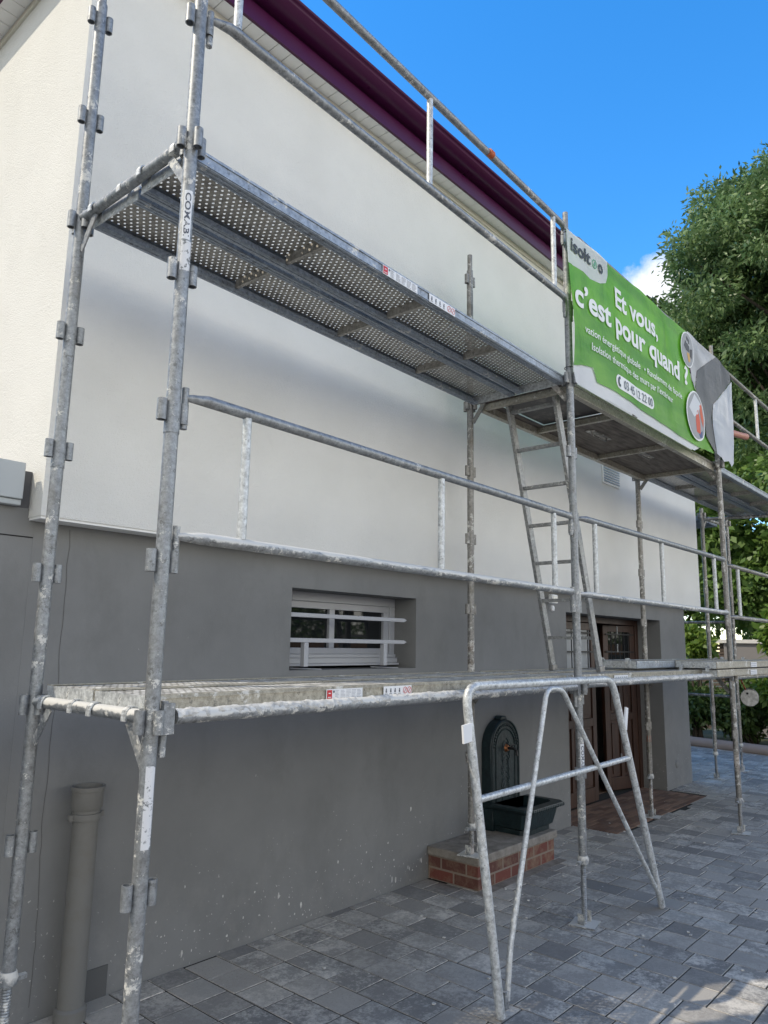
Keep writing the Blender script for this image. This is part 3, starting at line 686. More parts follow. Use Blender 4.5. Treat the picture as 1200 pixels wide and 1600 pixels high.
# ------------------------------------------------------------------ planks
def perf_mesh(L_, W_, z, pitch=.0305, hw=.0088, hl=.0052):
    mb = MB(); nx = int(L_ / pitch); rows = int(W_ / (pitch * .8)); px = L_ / nx; py = W_ / rows
    vs = []; fs = []
    for r in range(rows):
        y0 = -W_ / 2 + r * py; sh = (r % 2) * px / 2
        for c in range(nx):
            x0 = c * px + sh
            if x0 + px > L_: continue
            k = len(vs); cx_, cy_ = x0 + px / 2, y0 + py / 2
            vs += [(x0, y0, z), (cx_, y0, z), (x0 + px, y0, z), (x0 + px, cy_, z), (x0 + px, y0 + py, z), (cx_, y0 + py, z), (x0, y0 + py, z), (x0, cy_, z)]
            for t in (225, 270, 315, 0, 45, 90, 135, 180):
                vs.append((cx_ + hl * math.cos(R(t)), cy_ + hw * math.sin(R(t)) * .75, z))
            for j in range(8): fs.append((k + j, k + (j + 1) % 8, k + 8 + (j + 1) % 8, k + 8 + j))
        if sh:
            k = len(vs); vs += [(0, y0, z), (sh, y0, z), (sh, y0 + py, z), (0, y0 + py, z), (L_ - px + sh, y0, z), (L_, y0, z), (L_, y0 + py, z), (L_ - px + sh, y0 + py, z)]
            fs += [(k, k + 1, k + 2, k + 3), (k + 4, k + 5, k + 6, k + 7)]
    mb.add(vs, fs); return mb
def make_plank(label, L_=2.94, W_=.345, dirty=False, sidem=None, zt=-.007):
    t = thing('scaffold_plank', label, 'plank', (0, 0, 0), 'steel planks of the scaffold decks')
    hs_ = .058; sidem = sidem or M['steel_side']
    perf_mesh(L_, W_ - .05, -.006).build('deck_sheet', M['deck_dirty'] if dirty else M['steel_deck'], t)
    for s_ in (-1, 1):
        y = s_ * W_ / 2
        mb = MB()
        # folded channel: outer web, top flange, bottom lip, inner step
        a, b = sorted((y, y - s_ * .003)); mb.box((0, a, -hs_), (L_, b, 0))
        a, b = sorted((y - s_ * .0031, y - s_ * .027)); mb.box((0, a, -.0035), (L_, b, -.0003))
        a, b = sorted((y - s_ * .0031, y - s_ * .046)); mb.box((0, a, -hs_), (L_, b, -hs_ + .003)); a, b = sorted((y - s_ * .016, y - s_ * .022)); mb.box((0, a, -hs_ - .003), (L_, b, -hs_ - .0002)); a, b = sorted((y - s_ * .034, y - s_ * .038)); mb.box((0, a, -hs_ - .002), (L_, b, -hs_ - .0002))
        a, b = sorted((y - s_ * .043, y - s_ * .046)); mb.box((0, a, -hs_ + .0031), (L_, b, -hs_ + .02))
        a, b = sorted((y, y + s_ * .004)); mb.box((0, a, -.014), (L_, b, -.009)); mb.box((0, a, -hs_ + .004), (L_, b, -hs_ + .009))
        mb.build('side_channel', sidem, t)
    for i in range(1, 4):
        x = L_ * i / 4; mb = MB().box((x - .010, -W_ / 2 + .047, -.050), (x + .010, W_ / 2 - .047, -.036)); mb.box((x - .010, -W_ / 2 + .047, -.0359), (x - .007, W_ / 2 - .047, -.007)); mb.build('cross_rib', M['steel_deck'], t)
    for x, s_ in ((0, -1), (L_, 1)):
        mb = MB().box((x - .002, -W_ / 2 + .004, -hs_), (x + .002, W_ / 2 - .004, -.004)); mb.build('end_plate', M['galv_bright'], t)
        for yy in (-.11, .11):
            h = MB(); xc = x + s_ * .030
            pts = [(x + s_ * .003, yy, -.055), (x + s_ * .003, yy, zt)] + [(xc - s_ * .0245 * math.cos(a_), yy, zt + .0255 * math.sin(a_)) for a_ in [.5, 1.05, 1.57, 2.1, 2.65, 3.14]] + [(xc + s_ * .0245, yy, zt - .02)]
            for p, q in zip(pts, pts[1:]):
                if (V(*p) - V(*q)).length > .001: h.bar(p, q, .026, .005, up=(s_, 0, .3))
            h.build('claw', M['galv_bright'], t)
    return t
def children_of(ob): return [c for c in bpy.data.objects if c.parent == ob]
def copy_tree(ob, parent=None):
    c = ob.copy(); COL.objects.link(c); c.parent = parent
    for ch in children_of(ob): copy_tree(ch, c)
    return c
def place(ob, x0, y0, x1, y1, z, tilt=0):
    ob.location = (x0, y0, z); ob.rotation_euler = (0, 0, math.atan2(y1 - y0, x1 - x0))
clean = make_plank('outer perforated steel plank of nearest upper deck, with stickers')
def sticker_sets(plank, xs, y, zc, h, tag_):
    # maker's plate and pictogram strip on the outer web of the plank (local coords)
    x0, x1, x2, x3 = xs; e = .0012
    def q(mb, a, b, c, d, lv): mb.box((a, y - .0008 - .0006 * lv, c), (b, y - .0006 * lv, d))
    s1 = MB(); q(s1, x0, x1, zc - h / 2, zc + h / 2, 1); q(s1, x2, x3, zc - h / 2, zc + h / 2, 1)
    st = s1.build('sticker', M['label'], plank)
    w = h * .95; mb = MB(); q(mb, x0 + .004, x0 + w * .85, zc - h * .42, zc + h * .42, 3); mb.build('sticker_emblem', M['red'], st)
    mb = MB(); q(mb, x0 + w * .3, x0 + w * .6, zc + h * .05, zc + h * .15, 5); q(mb, x0 + w * .2, x0 + w * .7, zc - h * .32, zc - h * .25, 5); mb.build('sticker_mark', M['label'], st)
    mb = MB()
    rnd = random.Random(4)
    for c in range(5):
        xa = x0 + w * 1.35 + c * (x1 - x0 - w * 1.4) / 5
        for r in range(6): q(mb, xa, xa + (x1 - x0 - w * 1.4) / 5 * rnd.uniform(.5, .85), zc - h * .38 + r * h * .14, zc - h * .38 + r * h * .14 + h * .05, 3)
    mb.build('small_print', M['inkgrey'], st)
    mb = MB(); mb.lathe([(0, -.003), (h * .13, -.003)], (x0 + w * 1.12, y, zc + h * .25), 12, 'y')
    for c in range(4):
        xa = x2 + (x3 - x2) * (.09 + c * .155); mb.lathe([(0, -.003), (h * .1, -.003)], (xa, y, zc + h * .18), 10, 'y'); q(mb, xa - h * .11, xa + h * .11, zc - h * .18, zc + h * .08, 3); q(mb, xa - h * .2, xa + h * .2, zc - h * .34, zc - h * .28, 3)
    mb.build('pictogram', M['ink'], st)
    mb = MB()
    for c in (0, 1):
        xa = x2 + (x3 - x2) * (.76 + c * .155)
        mb.add([(xa + rr_ * math.cos(t * math.pi / 10), y - .003, zc + rr_ * math.sin(t * math.pi / 10)) for rr_ in (h * .30, h * .37) for t in range(20)], [(t, (t + 1) % 20, 20 + (t + 1) % 20, 20 + t) for t in range(20)])
        mb.box((xa - h * .03, y - .0034, zc - h * .32), (xa + h * .03, y - .0028, zc + h * .32), Matrix.Rotation(R(40), 3, 'Y'))
    mb.build('prohibition_ring', M['inkred'], st)
oy = .185
def lat(k, off):   # point on frame k at distance off (m) from its outer post toward the wall
    a, b = PB[k]; d = V(b[0] - a[0], b[1] - a[1]).normalized(); return a[0] + d.x * off, a[1] + d.y * off
C2 = copy_tree(clean)
dirty = make_plank('outer plank of nearest lower deck, crusted with plaster, with stickers', dirty=True, sidem=M['alu_beige'], zt=-.063)  # beige sides put the reflected ground into the colour
D2 = copy_tree(dirty)
def pl(ob, k1, k2, off, z, lbl=None):
    x0, y0 = lat(k1, off); 
    if k2 == 'D': x1, y1 = x0 + 3, y0
    else: x1, y1 = lat(k2, off)
    d = V(x1 - x0, y1 - y0).normalized(); x0 += d.x * .03; y0 += d.y * .03
    place(ob, x0, y0, x1, y1, z)
    if lbl: ob['label'] = lbl
    return ob
Z1, Z2 = 1.425, 3.372
pl(clean, 'A', 'B', .20, Z2); pl(C2, 'A', 'B', .575, Z2, 'inner perforated steel plank of nearest upper deck, beside the wall')
pl(dirty, 'A', 'B', .235, Z1); pl(D2, 'A', 'B', .60, Z1, 'inner plank of nearest lower deck, close to the basement window')
D3 = copy_tree(D2); pl(D3, 'B', 'C', .235, Z1, 'outer plank of lower deck in front of the door, under the ladder')
D4 = copy_tree(D2); pl(D4, 'B', 'C', .60, Z1, 'inner plank of lower deck nearest the doorway')
C3 = copy_tree(C2); pl(C3, 'C', 'D', .20, Z2, 'outer perforated plank at far right of the upper deck')
C4 = copy_tree(C2); pl(C4, 'C', 'D', .575, Z2, 'inner perforated plank at far right of the upper deck')
C5 = copy_tree(C2); C5.location = (9.0, .36, 3.36); C5.rotation_euler = (0, 0, R(90)); C5['label'] = 'plank of the return deck behind the house corner, nearer wall'
C6 = copy_tree(C2); C6.location = (9.38, .36, 3.36); C6.rotation_euler = (0, 0, R(90)); C6['label'] = 'plank of the return deck behind the house corner, farther from wall'
# planks stacked loose at the right end of the lower deck
S1 = copy_tree(C2); S1.location = (4.55, -.30, 1.497); S1.rotation_euler = (0, 0, R(-.5)); S1['label'] = 'blue grey plank lying loose on lower deck beside right frame'
S2 = copy_tree(D2); S2.location = (5.36, -.655, 1.497); S2.rotation_euler = (0, 0, R(.3)); S2['label'] = 'beige sided plank on top of the stack at right frame'
S3 = copy_tree(D2); S3.location = (5.42, -.64, 1.427); S3.rotation_euler = (0, 0, R(-.6)); S3['label'] = 'beige sided plank at the bottom of stack at right frame'
for s_ in (S2,):
    pass
sticker_sets(clean, (1.06, 1.33, 1.43, 1.66), -.345 / 2 - .0045, -.034, .045, 'u')
sticker_sets(dirty, (.80, 1.02, 1.16, 1.36), -.345 / 2 - .0045, -.030, .040, 'l')
def one_sticker(pk, x0, x1, zc, h, txt=None):
    y = -.345 / 2 - .0045
    st = MB().box((x0, y - .001, zc - h / 2), (x1, y, zc + h / 2)).build('sticker', M['label'], pk)
    mb = MB()
    for r in range(2):
        for c in range(6): xa = x0 + (x1 - x0) * (.08 + .15 * c); mb.box((xa, y - .0018, zc - h * .3 + r * h * .38), (xa + (x1 - x0) * .1, y - .0011, zc - h * .3 + r * h * .38 + h * .2))
    mb.build('small_print', M['inkgrey'], st)
one_sticker(D3, .60, .83, -.036, .045); one_sticker(S2, 1.0, 1.2, -.034, .045); one_sticker(S3, .92, 1.12, -.034, .045)

# ------------------------------------------------------------------ hatch platform of the middle bay
def hatch():
    x0, y0 = lat('B', .395); x1, y1 = lat('C', .395)
    ang = math.atan2(y1 - y0, x1 - x0); T = Matrix.Translation((x0, y0, Z2)) @ Matrix.Rotation(ang, 4, 'Z')
    t = thing('hatch_platform', 'plywood deck with trapdoor on aluminium beams above the ladder', 'platform', (x0, y0, Z2))
    L_ = 2.97; w = .355
    for s_ in (-1, 1):
        a, b = sorted((s_ * w, s_ * (w - .035))); mb = MB().box((.03, a, -.085), (L_, b, .004)); a, b = sorted((s_ * w, s_ * (w + .006))); mb.box((.03, a, -.02), (L_, b, -.012)); mb.box((.03, a, -.085), (L_, b, -.076)); mb.build('side_beam', M['alu_beige'], t, T=T)
    q = w - .036; mb = MB()
    mb.box((.80, -q, -.035), (L_, q, -.022)); mb.box((.03, -q, -.035), (.10, q, -.022)); mb.box((.10, q - .05, -.035), (.80, q, -.022)); mb.box((.10, -q, -.035), (.80, -q + .05, -.022))
    mb.build('deck_board', M['ply'], t, T=T)
    MB().box((.115, -q + .062, -.020), (.785, q - .066, -.008)).build('trapdoor', M['ply_dark'], t, T=T)
    for xx in (.05, .82, 1.9, L_ - .02): MB().box((xx - .018, -q, -.075), (xx + .018, q, -.036)).build('cross_beam', M['alu_beige'], t, T=T)
    for xx, yy in ((1.28, .02), (2.10, -.02)):
        mb = MB().box((xx - .18, yy - .035, -.041), (xx + .18, yy + .035, -.0355)); mb.tube([(xx - .14, yy, -.04), (xx - .13, yy, -.062), (xx + .13, yy, -.062), (xx + .14, yy, -.04)], .007, 8); mb.build('lifting_handle', M['galv_old'], t, T=T)
    return t
hatch()

# ------------------------------------------------------------------ ladder
Ld = thing('ladder', 'aluminium ladder leading up to the hatch of upper deck', 'ladder', (3.72, -.37, 1.43))
top = V(3.13, 0, 3.36); bot = V(3.71, 0, 1.432)
for y in (-.185, -.555):
    a, b = bot + V(0, y, 0), top + V(0, y, 0)
    s_ = MB().bar(a, b, .026, .062, up=(1, 0, .3)).build('stile', M['ladder'], Ld, bevel=.003)
    MB().box(tuple(a + V(-.035, -.018, -.004)), tuple(a + V(.035, .018, .04))).build('foot', M['galv_old'], s_, bevel=.004)
for i in range(7):
    f = .12 + i * .138; p = bot.lerp(top, f)
    MB().bar(p + V(0, -.542, 0), p + V(0, -.198, 0), .034, .022).build('rung', M['ladder'], Ld)

# ------------------------------------------------------------------ folded mason's trestle leaning on the scaffold
def bend(pts, r=.09, n=6):
    out = [V(*pts[0])]
    for a, b, c in zip(pts, pts[1:], pts[2:]):
        a, b, c = V(*a), V(*b), V(*c); p = b + (a - b).normalized() * r; q = b + (c - b).normalized() * r
        for i in range(n + 1): t = i / n; out.append(p * (1 - t) ** 2 + b * 2 * t * (1 - t) + q * t * t)
    out.append(V(*pts[-1])); return out
Tr = thing('folding_trestle', 'folded tubular steel trestle leaning on scaffold in front of fountain', 'trestle', (2.6, -.97, 0))
tl, tr_, fl, fr_ = (1.555, -.905, 1.412), (3.13, -.90, 1.410), (1.705, -.985, .012), (3.60, -.965, .012)
MB().tube(bend([fl, tl, tr_, fr_], .10), .021, 16).build('outer_frame', M['galv_bright'], Tr)
MB().tube([(1.61, -.933, .915), (3.292, -.922, .93)], .016, 12).build('cross_bar', M['galv_bright'], Tr)
apx = (2.36, -.925, 1.378)
MB().tube(bend([(1.765, -.98, .06), (1.80, -.975, .25), (2.265, -.93, 1.378), apx], .055), .0135, 12).build('brace', M['galv_bright'], Tr)
MB().tube(bend([apx, (2.44, -.927, 1.372), (3.38, -.955, .30), (3.555, -.962, .10)], .05), .0135, 12).build('brace', M['galv_bright'], Tr)
mb = MB().box((1.735, -.99, .03), (1.765, -.965, .10)); mb.build('hinge_lug', M['galv'], Tr)
# tape flags on the trestle legs
MB().box((1.50, -.935, 1.17), (1.575, -.925, 1.25), Matrix.Rotation(R(-6), 3, 'Y')).build('paper_tag', M['label'], Tr)
mb = MB().box((3.24, -.93, 1.10), (3.275, -.92, 1.235), Matrix.Rotation(R(14), 3, 'Y')); mb.build('paper_tag', M['label'], Tr)

# ------------------------------------------------------------------ stickers on posts
def post_label(x, y, z0, z1, r, a0, a1, body=None, parent=None, m_=None):
    n = 8; vs = []; fs = []
    for z in (z0, z1):
        for k in range(n + 1): t = R(a0 + (a1 - a0) * k / n); vs.append((x + r * math.cos(t), y + r * math.sin(t), z))
    for k in range(n): fs.append((k, k + 1, n + 2 + k, n + 1 + k))
    ob = MB().add(vs, fs, True).build('post_label', m_ or M['label'], parent)
    if body:
        tv, tf = textmesh(body, .02); a = min(v[0] for v in tv); b = max(v[0] for v in tv)
        mid = R((a0 + a1) / 2); cap = abs(R(a1 - a0)) * r * .62
        out = []
        for v in tv:
            zz = z1 - .01 - (v[0] - a) / (b - a) * (z1 - z0 - .02); u = (v[1] / .7 - .5) * cap; th = mid - u / r * (-1)
            out.append((x + (r + .0008) * math.cos(th), y + (r + .0008) * math.sin(th), zz))
        MB().add(out, tf).build('label_lettering', M['ink'], ob)
F0, F1 = bpy.data.objects['scaffolding'], bpy.data.objects['scaffolding.001']
worn = mat('worn_label', rough=.6, build=lambda nt, b: (lambda g: g.l(g.mix(g.rng(g.noise(60, 4, .7), .55, .6), (.72, .72, .72), (.20, .21, .21)), b.inputs['Base Color']))(N(nt)))
post_label(0, -.81, .98, 1.22, .0246, -135, -60, None, F0, worn)
post_label(0, -.81, 2.965, 3.15, .0246, -150, -80, 'COMABI', F0)
post_label(3.01, -.735, .86, 1.02, .0246, -150, -75, 'COMABI', F1)
post_label(0, -.81, 2.85, 2.96, .0246, -150, -60, None, F0, worn)
post_label(6.06, .068, .70, .76, .0246, -180, 180, None, bpy.data.objects['scaffolding.002'], M['orange'])

# ------------------------------------------------------------------ banner
BA = V(3.01, -.735, 0); BB = V(6.01, -.75, 0)
def bsurf(x, z, lift=0.0):
    y = -.735 - .005 * (x - 3.01) - .075
    y -= .006 * math.sin(x * 7.1 + z * 2.2) * (1 if 2.95 < x < 6 else .4) + .002 * math.sin(x * 17 + z * 9)
    y -= .0010 * math.sin(x * 26 - z * 7 + 2 * math.sin(z * 6)) * (.5 + .5 * math.sin(x * 3.3))
    y -= .02 * max(0, 3.65 - z) * math.sin(x * 5 + 1)
    return (x, y - lift, z)
def inpoly(p, poly):
    x, y = p; c = False; j = len(poly) - 1
    for i in range(len(poly)):
        if (poly[i][1] > y) != (poly[j][1] > y) and x < (poly[j][0] - poly[i][0]) * (y - poly[i][1]) / (poly[j][1] - poly[i][1]) + poly[i][0]: c = not c
        j = i
    return c
def sheet(poly, lift, step=.035):                    # tessellated polygon following the cloth surface
    import bmesh
    bm = bmesh.new(); vs = [bm.verts.new((x, 0, z)) for x, z in poly]; bm.faces.new(vs)
    xs = [p[0] for p in poly]; zs = [p[1] for p in poly]
    k = min(xs) + step
    while k < max(xs):
        bmesh.ops.bisect_plane(bm, geom=bm.verts[:] + bm.edges[:] + bm.faces[:], plane_co=(k, 0, 0), plane_no=(1, 0, 0)); k += step
    k = min(zs) + step
    while k < max(zs):
        bmesh.ops.bisect_plane(bm, geom=bm.verts[:] + bm.edges[:] + bm.faces[:], plane_co=(0, 0, k), plane_no=(0, 0, 1)); k += step
    bm.verts.index_update()
    V_ = [bsurf(v.co.x, v.co.z, lift) for v in bm.verts]; F_ = [tuple(v.index for v in f.verts) for f in bm.faces]; bm.free()
    return MB().add(V_, F_, True)
def ell(cx_, cz, a, b, tilt=0, n=28): return [(cx_ + a * math.cos(t) * math.cos(tilt) - b * math.sin(t) * math.sin(tilt), cz + a * math.cos(t) * math.sin(tilt) + b * math.sin(t) * math.cos(tilt)) for t in [2 * math.pi * k / n for k in range(n)]]
def clothf(c1, c2, tr=.25):
    X = bpy.data.materials.new('banner_cloth'); X.use_nodes = True; nt = X.node_tree; g = N(nt); b = nt.nodes['Principled BSDF']
    col = g.mix(g.rng(g.noise(2.2, 2, .4, scale=(1, 1, 2.5)), .40, .60), c1, c2); g.l(col, b.inputs['Base Color']); b.inputs['Roughness'].default_value = .42
    cr_ = g.noise(3.5, 4, .6, scale=(2.2, 1, .7)); cr2 = g.noise(7, 2, .5, scale=(1, 1, 3))
    g.bump(b, g.math('ADD', cr_, g.math('MULTIPLY', cr2, .35)), .35, .03)
    t = g.n('ShaderNodeBsdfTranslucent'); g.l(col, t.inputs[0]); ms = g.n('ShaderNodeMixShader'); ms.inputs[0].default_value = tr
    g.l(b.outputs[0], ms.inputs[1]); g.l(t.outputs[0], ms.inputs[2]); g.l(ms.outputs[0], nt.nodes['Material Output'].inputs[0]); return X
M['bgreen'] = clothf((.10, .36, .025), (.17, .47, .04), .35)
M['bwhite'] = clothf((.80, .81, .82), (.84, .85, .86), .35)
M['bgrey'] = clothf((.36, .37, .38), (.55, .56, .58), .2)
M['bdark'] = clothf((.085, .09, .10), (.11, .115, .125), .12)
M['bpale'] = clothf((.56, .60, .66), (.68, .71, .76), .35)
M['bink'] = mat('banner_black', (.02, .025, .03), .5); M['bwink'] = mat('banner_white_ink', (.80, .82, .80), .5); M['bgink'] = mat('banner_green_ink', (.10, .36, .20), .5)
M['bslate'] = mat('phone_number_ink', (.10, .13, .15), .5)
Bn = thing('advertising_banner', 'green and white advertising banner tied along the upper deck', 'banner', (4.5, -.82, 3.3))
green = [(2.873, 4.345), (3.95, 4.375), (5.10, 4.37), (5.13, 4.28), (5.10, 4.05), (5.135, 3.95), (5.26, 3.86), (5.39, 3.72), (5.44, 3.50), (5.70, 3.385), (5.279, 3.345), (4.4, 3.37), (3.547, 3.395), (3.292, 3.393), (3.226, 3.483), (3.06, 3.45), (2.932, 3.41), (2.96, 3.7), (2.915, 4.0)]
sheet(green, 0).build('green_cloth', M['bgreen'], Bn)
low = [(2.93, 3.43), (2.972, 3.305), (5.15, 3.30), (5.30, 3.36), (4.4, 3.385), (3.3, 3.41), (3.226, 3.50)]
ob = sheet(low, -.008).build('white_hem', M['bwhite'], Bn)
sheet([(2.873, 4.352), (3.495, 4.372), (3.487, 4.26), (3.44, 4.18), (3.348, 4.142), (3.196, 4.118), (3.102, 4.133), (2.96, 4.125), (2.893, 4.12)], .002).build('logo_patch', M['bwhite'], Bn)
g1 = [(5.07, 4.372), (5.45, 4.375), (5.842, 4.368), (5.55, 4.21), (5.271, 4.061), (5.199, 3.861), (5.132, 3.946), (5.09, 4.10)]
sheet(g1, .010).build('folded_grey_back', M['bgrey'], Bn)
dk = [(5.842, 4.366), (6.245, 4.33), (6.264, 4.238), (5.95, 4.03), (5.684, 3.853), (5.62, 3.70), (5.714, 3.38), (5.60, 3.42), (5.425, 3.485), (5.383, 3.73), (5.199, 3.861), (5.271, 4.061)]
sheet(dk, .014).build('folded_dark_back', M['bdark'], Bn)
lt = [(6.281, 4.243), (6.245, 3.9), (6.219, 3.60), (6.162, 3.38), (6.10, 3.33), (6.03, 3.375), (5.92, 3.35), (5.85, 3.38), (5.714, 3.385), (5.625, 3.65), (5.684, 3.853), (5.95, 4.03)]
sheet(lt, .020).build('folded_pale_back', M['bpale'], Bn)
def btext(body, x0, x1, zb, cap, m_, name, bold=.02, lift=.0075, parent=None):
    vs, fs = textfit(body, x0, x1, zb, cap, lambda x, z: bsurf(x, z, lift), bold)
    MB().add(vs, fs).build(name, m_, parent or Bn)
btext('Et vous,', 3.60, 4.39, 4.068, .150, M['bwink'], 'lettering', .028)
btext('c\u2019est pour quand ?', 2.975, 5.045, 3.862, .160, M['bwink'], 'lettering', .028)
btext('vation \u00e9nerg\u00e9tique globale', 3.109, 4.013, 3.702, .052, M['bwink'], 'lettering', .006)
btext('\u2022 Ravalement de fa\u00e7ade', 4.09, 4.90, 3.700, .052, M['bwink'], 'lettering', .006)
btext('Isolation thermique des murs par l\u2019ext\u00e9rieur', 3.20, 4.67, 3.602, .052, M['bwink'], 'lettering', .006)
btext('isolt', 2.925, 3.205, 4.222, .092, M['bink'], 'logo_lettering', .03)
btext('o', 3.315, 3.385, 4.222, .092, M['bink'], 'logo_lettering', .03)
mb = MB(); P_ = ell(3.265, 4.255, .034, .034, n=24); Q_ = ell(3.265, 4.255, .026, .026, n=24)
mb.add([bsurf(x, z, .005) for x, z in P_ + Q_], [(i, (i + 1) % 24, 24 + (i + 1) % 24, 24 + i) for i in range(24)])
mb.add([bsurf(x, z, .005) for x, z in [(3.250, 4.245), (3.265, 4.235), (3.28, 4.25), (3.278, 4.275), (3.262, 4.268)]], [(0, 1, 2, 3, 4)]); mb.build('logo_ring', M['bgink'], Bn)
pill = [(4.205 + .0525 * math.cos(t), 3.487 + .0525 * math.sin(t)) for t in [math.pi * (-.5 + k / 12) for k in range(13)]] + [(3.612 + .0525 * math.cos(t), 3.487 + .0525 * math.sin(t)) for t in [math.pi * (.5 + k / 12) for k in range(13)]]
sheet(pill, .003).build('phone_pill', M['bwink'], Bn)
btext('03 45 12 22 00', 3.685, 4.225, 3.454, .066, M['bslate'], 'phone_number', .004, .007)
mb = MB().tube([bsurf(3.592 + .028 * math.cos(t) + .03, 3.487 + .034 * math.sin(t), .007) for t in [math.pi * (.62 + .78 * k / 8) for k in range(9)]], .006, 6)
mb.add([bsurf(x, z, .008) for x, z in [(3.600, 3.520), (3.622, 3.53), (3.626, 3.508), (3.610, 3.502)]], [(0, 1, 2, 3)]); mb.add([bsurf(x, z, .008) for x, z in [(3.600, 3.455), (3.622, 3.444), (3.628, 3.466), (3.612, 3.472)]], [(3, 2, 1, 0)]); mb.build('phone_icon', M['bslate'], Bn)
def oval(cx_, cz, a, b, tilt, pieces):
    ov = sheet(ell(cx_, cz, a, b, tilt), .016).build('photo_oval', M['bwink'], Bn)
    inn = ell(cx_, cz, a * .90, b * .94, tilt)
    sheet(inn, .018).build('photo_ground', mat('photo_base', (.33, .34, .35), .6), ov)
    for poly, c in pieces:
        sheet([(cx_ + x * a, cz + z * b) for x, z in poly], .0195).build('photo_patch', mat('photo_tone', c, .6), ov)
oval(5.045, 4.186, .15, .165, -.25, [([(-.6, .1), (-.1, .75), (.3, .6), (.2, -.1), (-.3, -.1)], (.07, .075, .08)), ([(-.4, .45), (.3, .2), (.35, .33), (-.35, .6)], (.5, .5, .5)), ([(-.2, -.2), (.25, -.15), (.3, -.6), (0, -.7)], (.60, .36, .10)), ([(.3, .1), (.7, .2), (.6, -.4), (.3, -.3)], (.06, .06, .06))])
oval(5.18, 3.615, .215, .225, -.12, [([(-.75, .2), (-.2, .85), (.55, .6), (.1, .1), (-.3, -.1)], (.62, .64, .66)), ([(-.1, .1), (.15, .3), (.3, -.2), (.25, -.7), (-.1, -.65), (-.15, -.2)], (.60, .09, .04)), ([(.35, .5), (.6, .65), (.8, .0), (.65, -.35), (.4, .0)], (.62, .12, .05)), ([(.1, -.72), (.5, -.5), (.45, -.8), (.2, -.85)], (.06, .09, .22))])
# cords that tie it
mb = MB()
for x, y, z in ((2.88, -.775, 4.34), (3.0, -.735, 3.42)):
    mb.tube([(x + .028 * math.cos(t), y + .028 * math.sin(t) , z + .002 * t) for t in [k * .5 for k in range(14)]], .0025, 6)
mb.build('tie_cord', M['iron'], Bn)

# small things near the right frame
tag(MB().pipe((6.05, -.70, 3.74), (6.62, -.86, 3.745), .032, .004, 16).build('plastic_pipe', mat('salmon_plastic', (.50, .24, .18), .5)), 'short salmon pink pipe sticking out right of the banner', 'pipe')
Dr = thing('metal_drum', 'small whitish drum with dark hole hung under the right deck', 'drum', (7.33, -.53, 1.10))
ax = V(-1, -.25, -.08).normalized(); c0 = V(7.33, -.53, 1.10)
MB().tube([c0 - ax * .14, c0 - ax * .13, c0 + ax * .0], .085, 24, rr=[.07, .085, .085]).build('drum_body', M['galv_old'], Dr)
MB().tube([c0 + ax * .0005, c0 + ax * .012], .088, 24).build('drum_end', M['crust'], Dr)
e1 = ax.cross(V(0, 0, 1)).normalized(); hp = c0 + ax * .0125 + e1 * .02 + V(0, 0, .045)
MB().tube([hp, hp + ax * .003], .012, 12).build('drum_hole', M['dark'], Dr)
MB().bar(c0 + V(-.02, .03, .08), c0 + V(-.06, .09, .26), .03, .006).build('strap', M['orange'], Dr)

# ================================================================== GARDEN
struct(MB().tube([(12.45, 5.5, .06), (12.2, 3.2, .06), (11.87, 1.64, .06), (11.60, .44, .06), (11.3, -1.2, .06), (10.9, -3.5, .06), (10.6, -6, .06)], .085, 14).build('edging_kerb', M['curb']))
# garden wall with coping and slatted panel
gw = thing('garden_wall', 'grey garden wall with white coping beyond the courtyard', 'wall', (14.6, 0, 0))
p0, p1, p2 = V(12.6, 6.5, 0), V(14.02, 1.72, 0), V(15.6, -4.5, 0)
def wallseg(mb, a, b, z0, z1, th):
    d = (b - a).normalized(); n_ = V(d.y, -d.x, 0) * th / 2; vs = [a - n_ + V(0, 0, z0), b - n_ + V(0, 0, z0), b + n_ + V(0, 0, z0), a + n_ + V(0, 0, z0)]
    vs += [v + V(0, 0, z1 - z0) for v in vs]; return mb.add(vs, [(0, 3, 2, 1), (4, 5, 6, 7), (0, 1, 5, 4), (1, 2, 6, 5), (2, 3, 7, 6), (3, 0, 4, 7)])
wallseg(MB(), p1, p2, 0, 1.72, .16).build('wall', M['wallbg'], gw); wallseg(MB(), p1 - (p2 - p1).normalized() * .03, p2, 1.721, 1.79, .24).build('coping', M['coping'], gw)
sf = thing('slatted_fence', 'brown horizontal slatted fence with pale top rail beyond courtyard', 'fence', (13.4, 4, 0))
mb = MB(); 
for i in range(24): wallseg(mb, p0, p1, .1 + i * .067, .1 + i * .067 + .052, .03)
mb.build('slats', M['slat'], sf); wallseg(MB(), p0, p1, 1.721, 1.79, .16).build('top_rail', M['coping'], sf)
mb = MB()
for f in (0, .33, .66, .99): p = p0.lerp(p1, f); mb.box((p.x + .03, p.y - .04, 0), (p.x + .11, p.y + .04, 1.72))
mb.build('fence_post', M['slat'], sf)

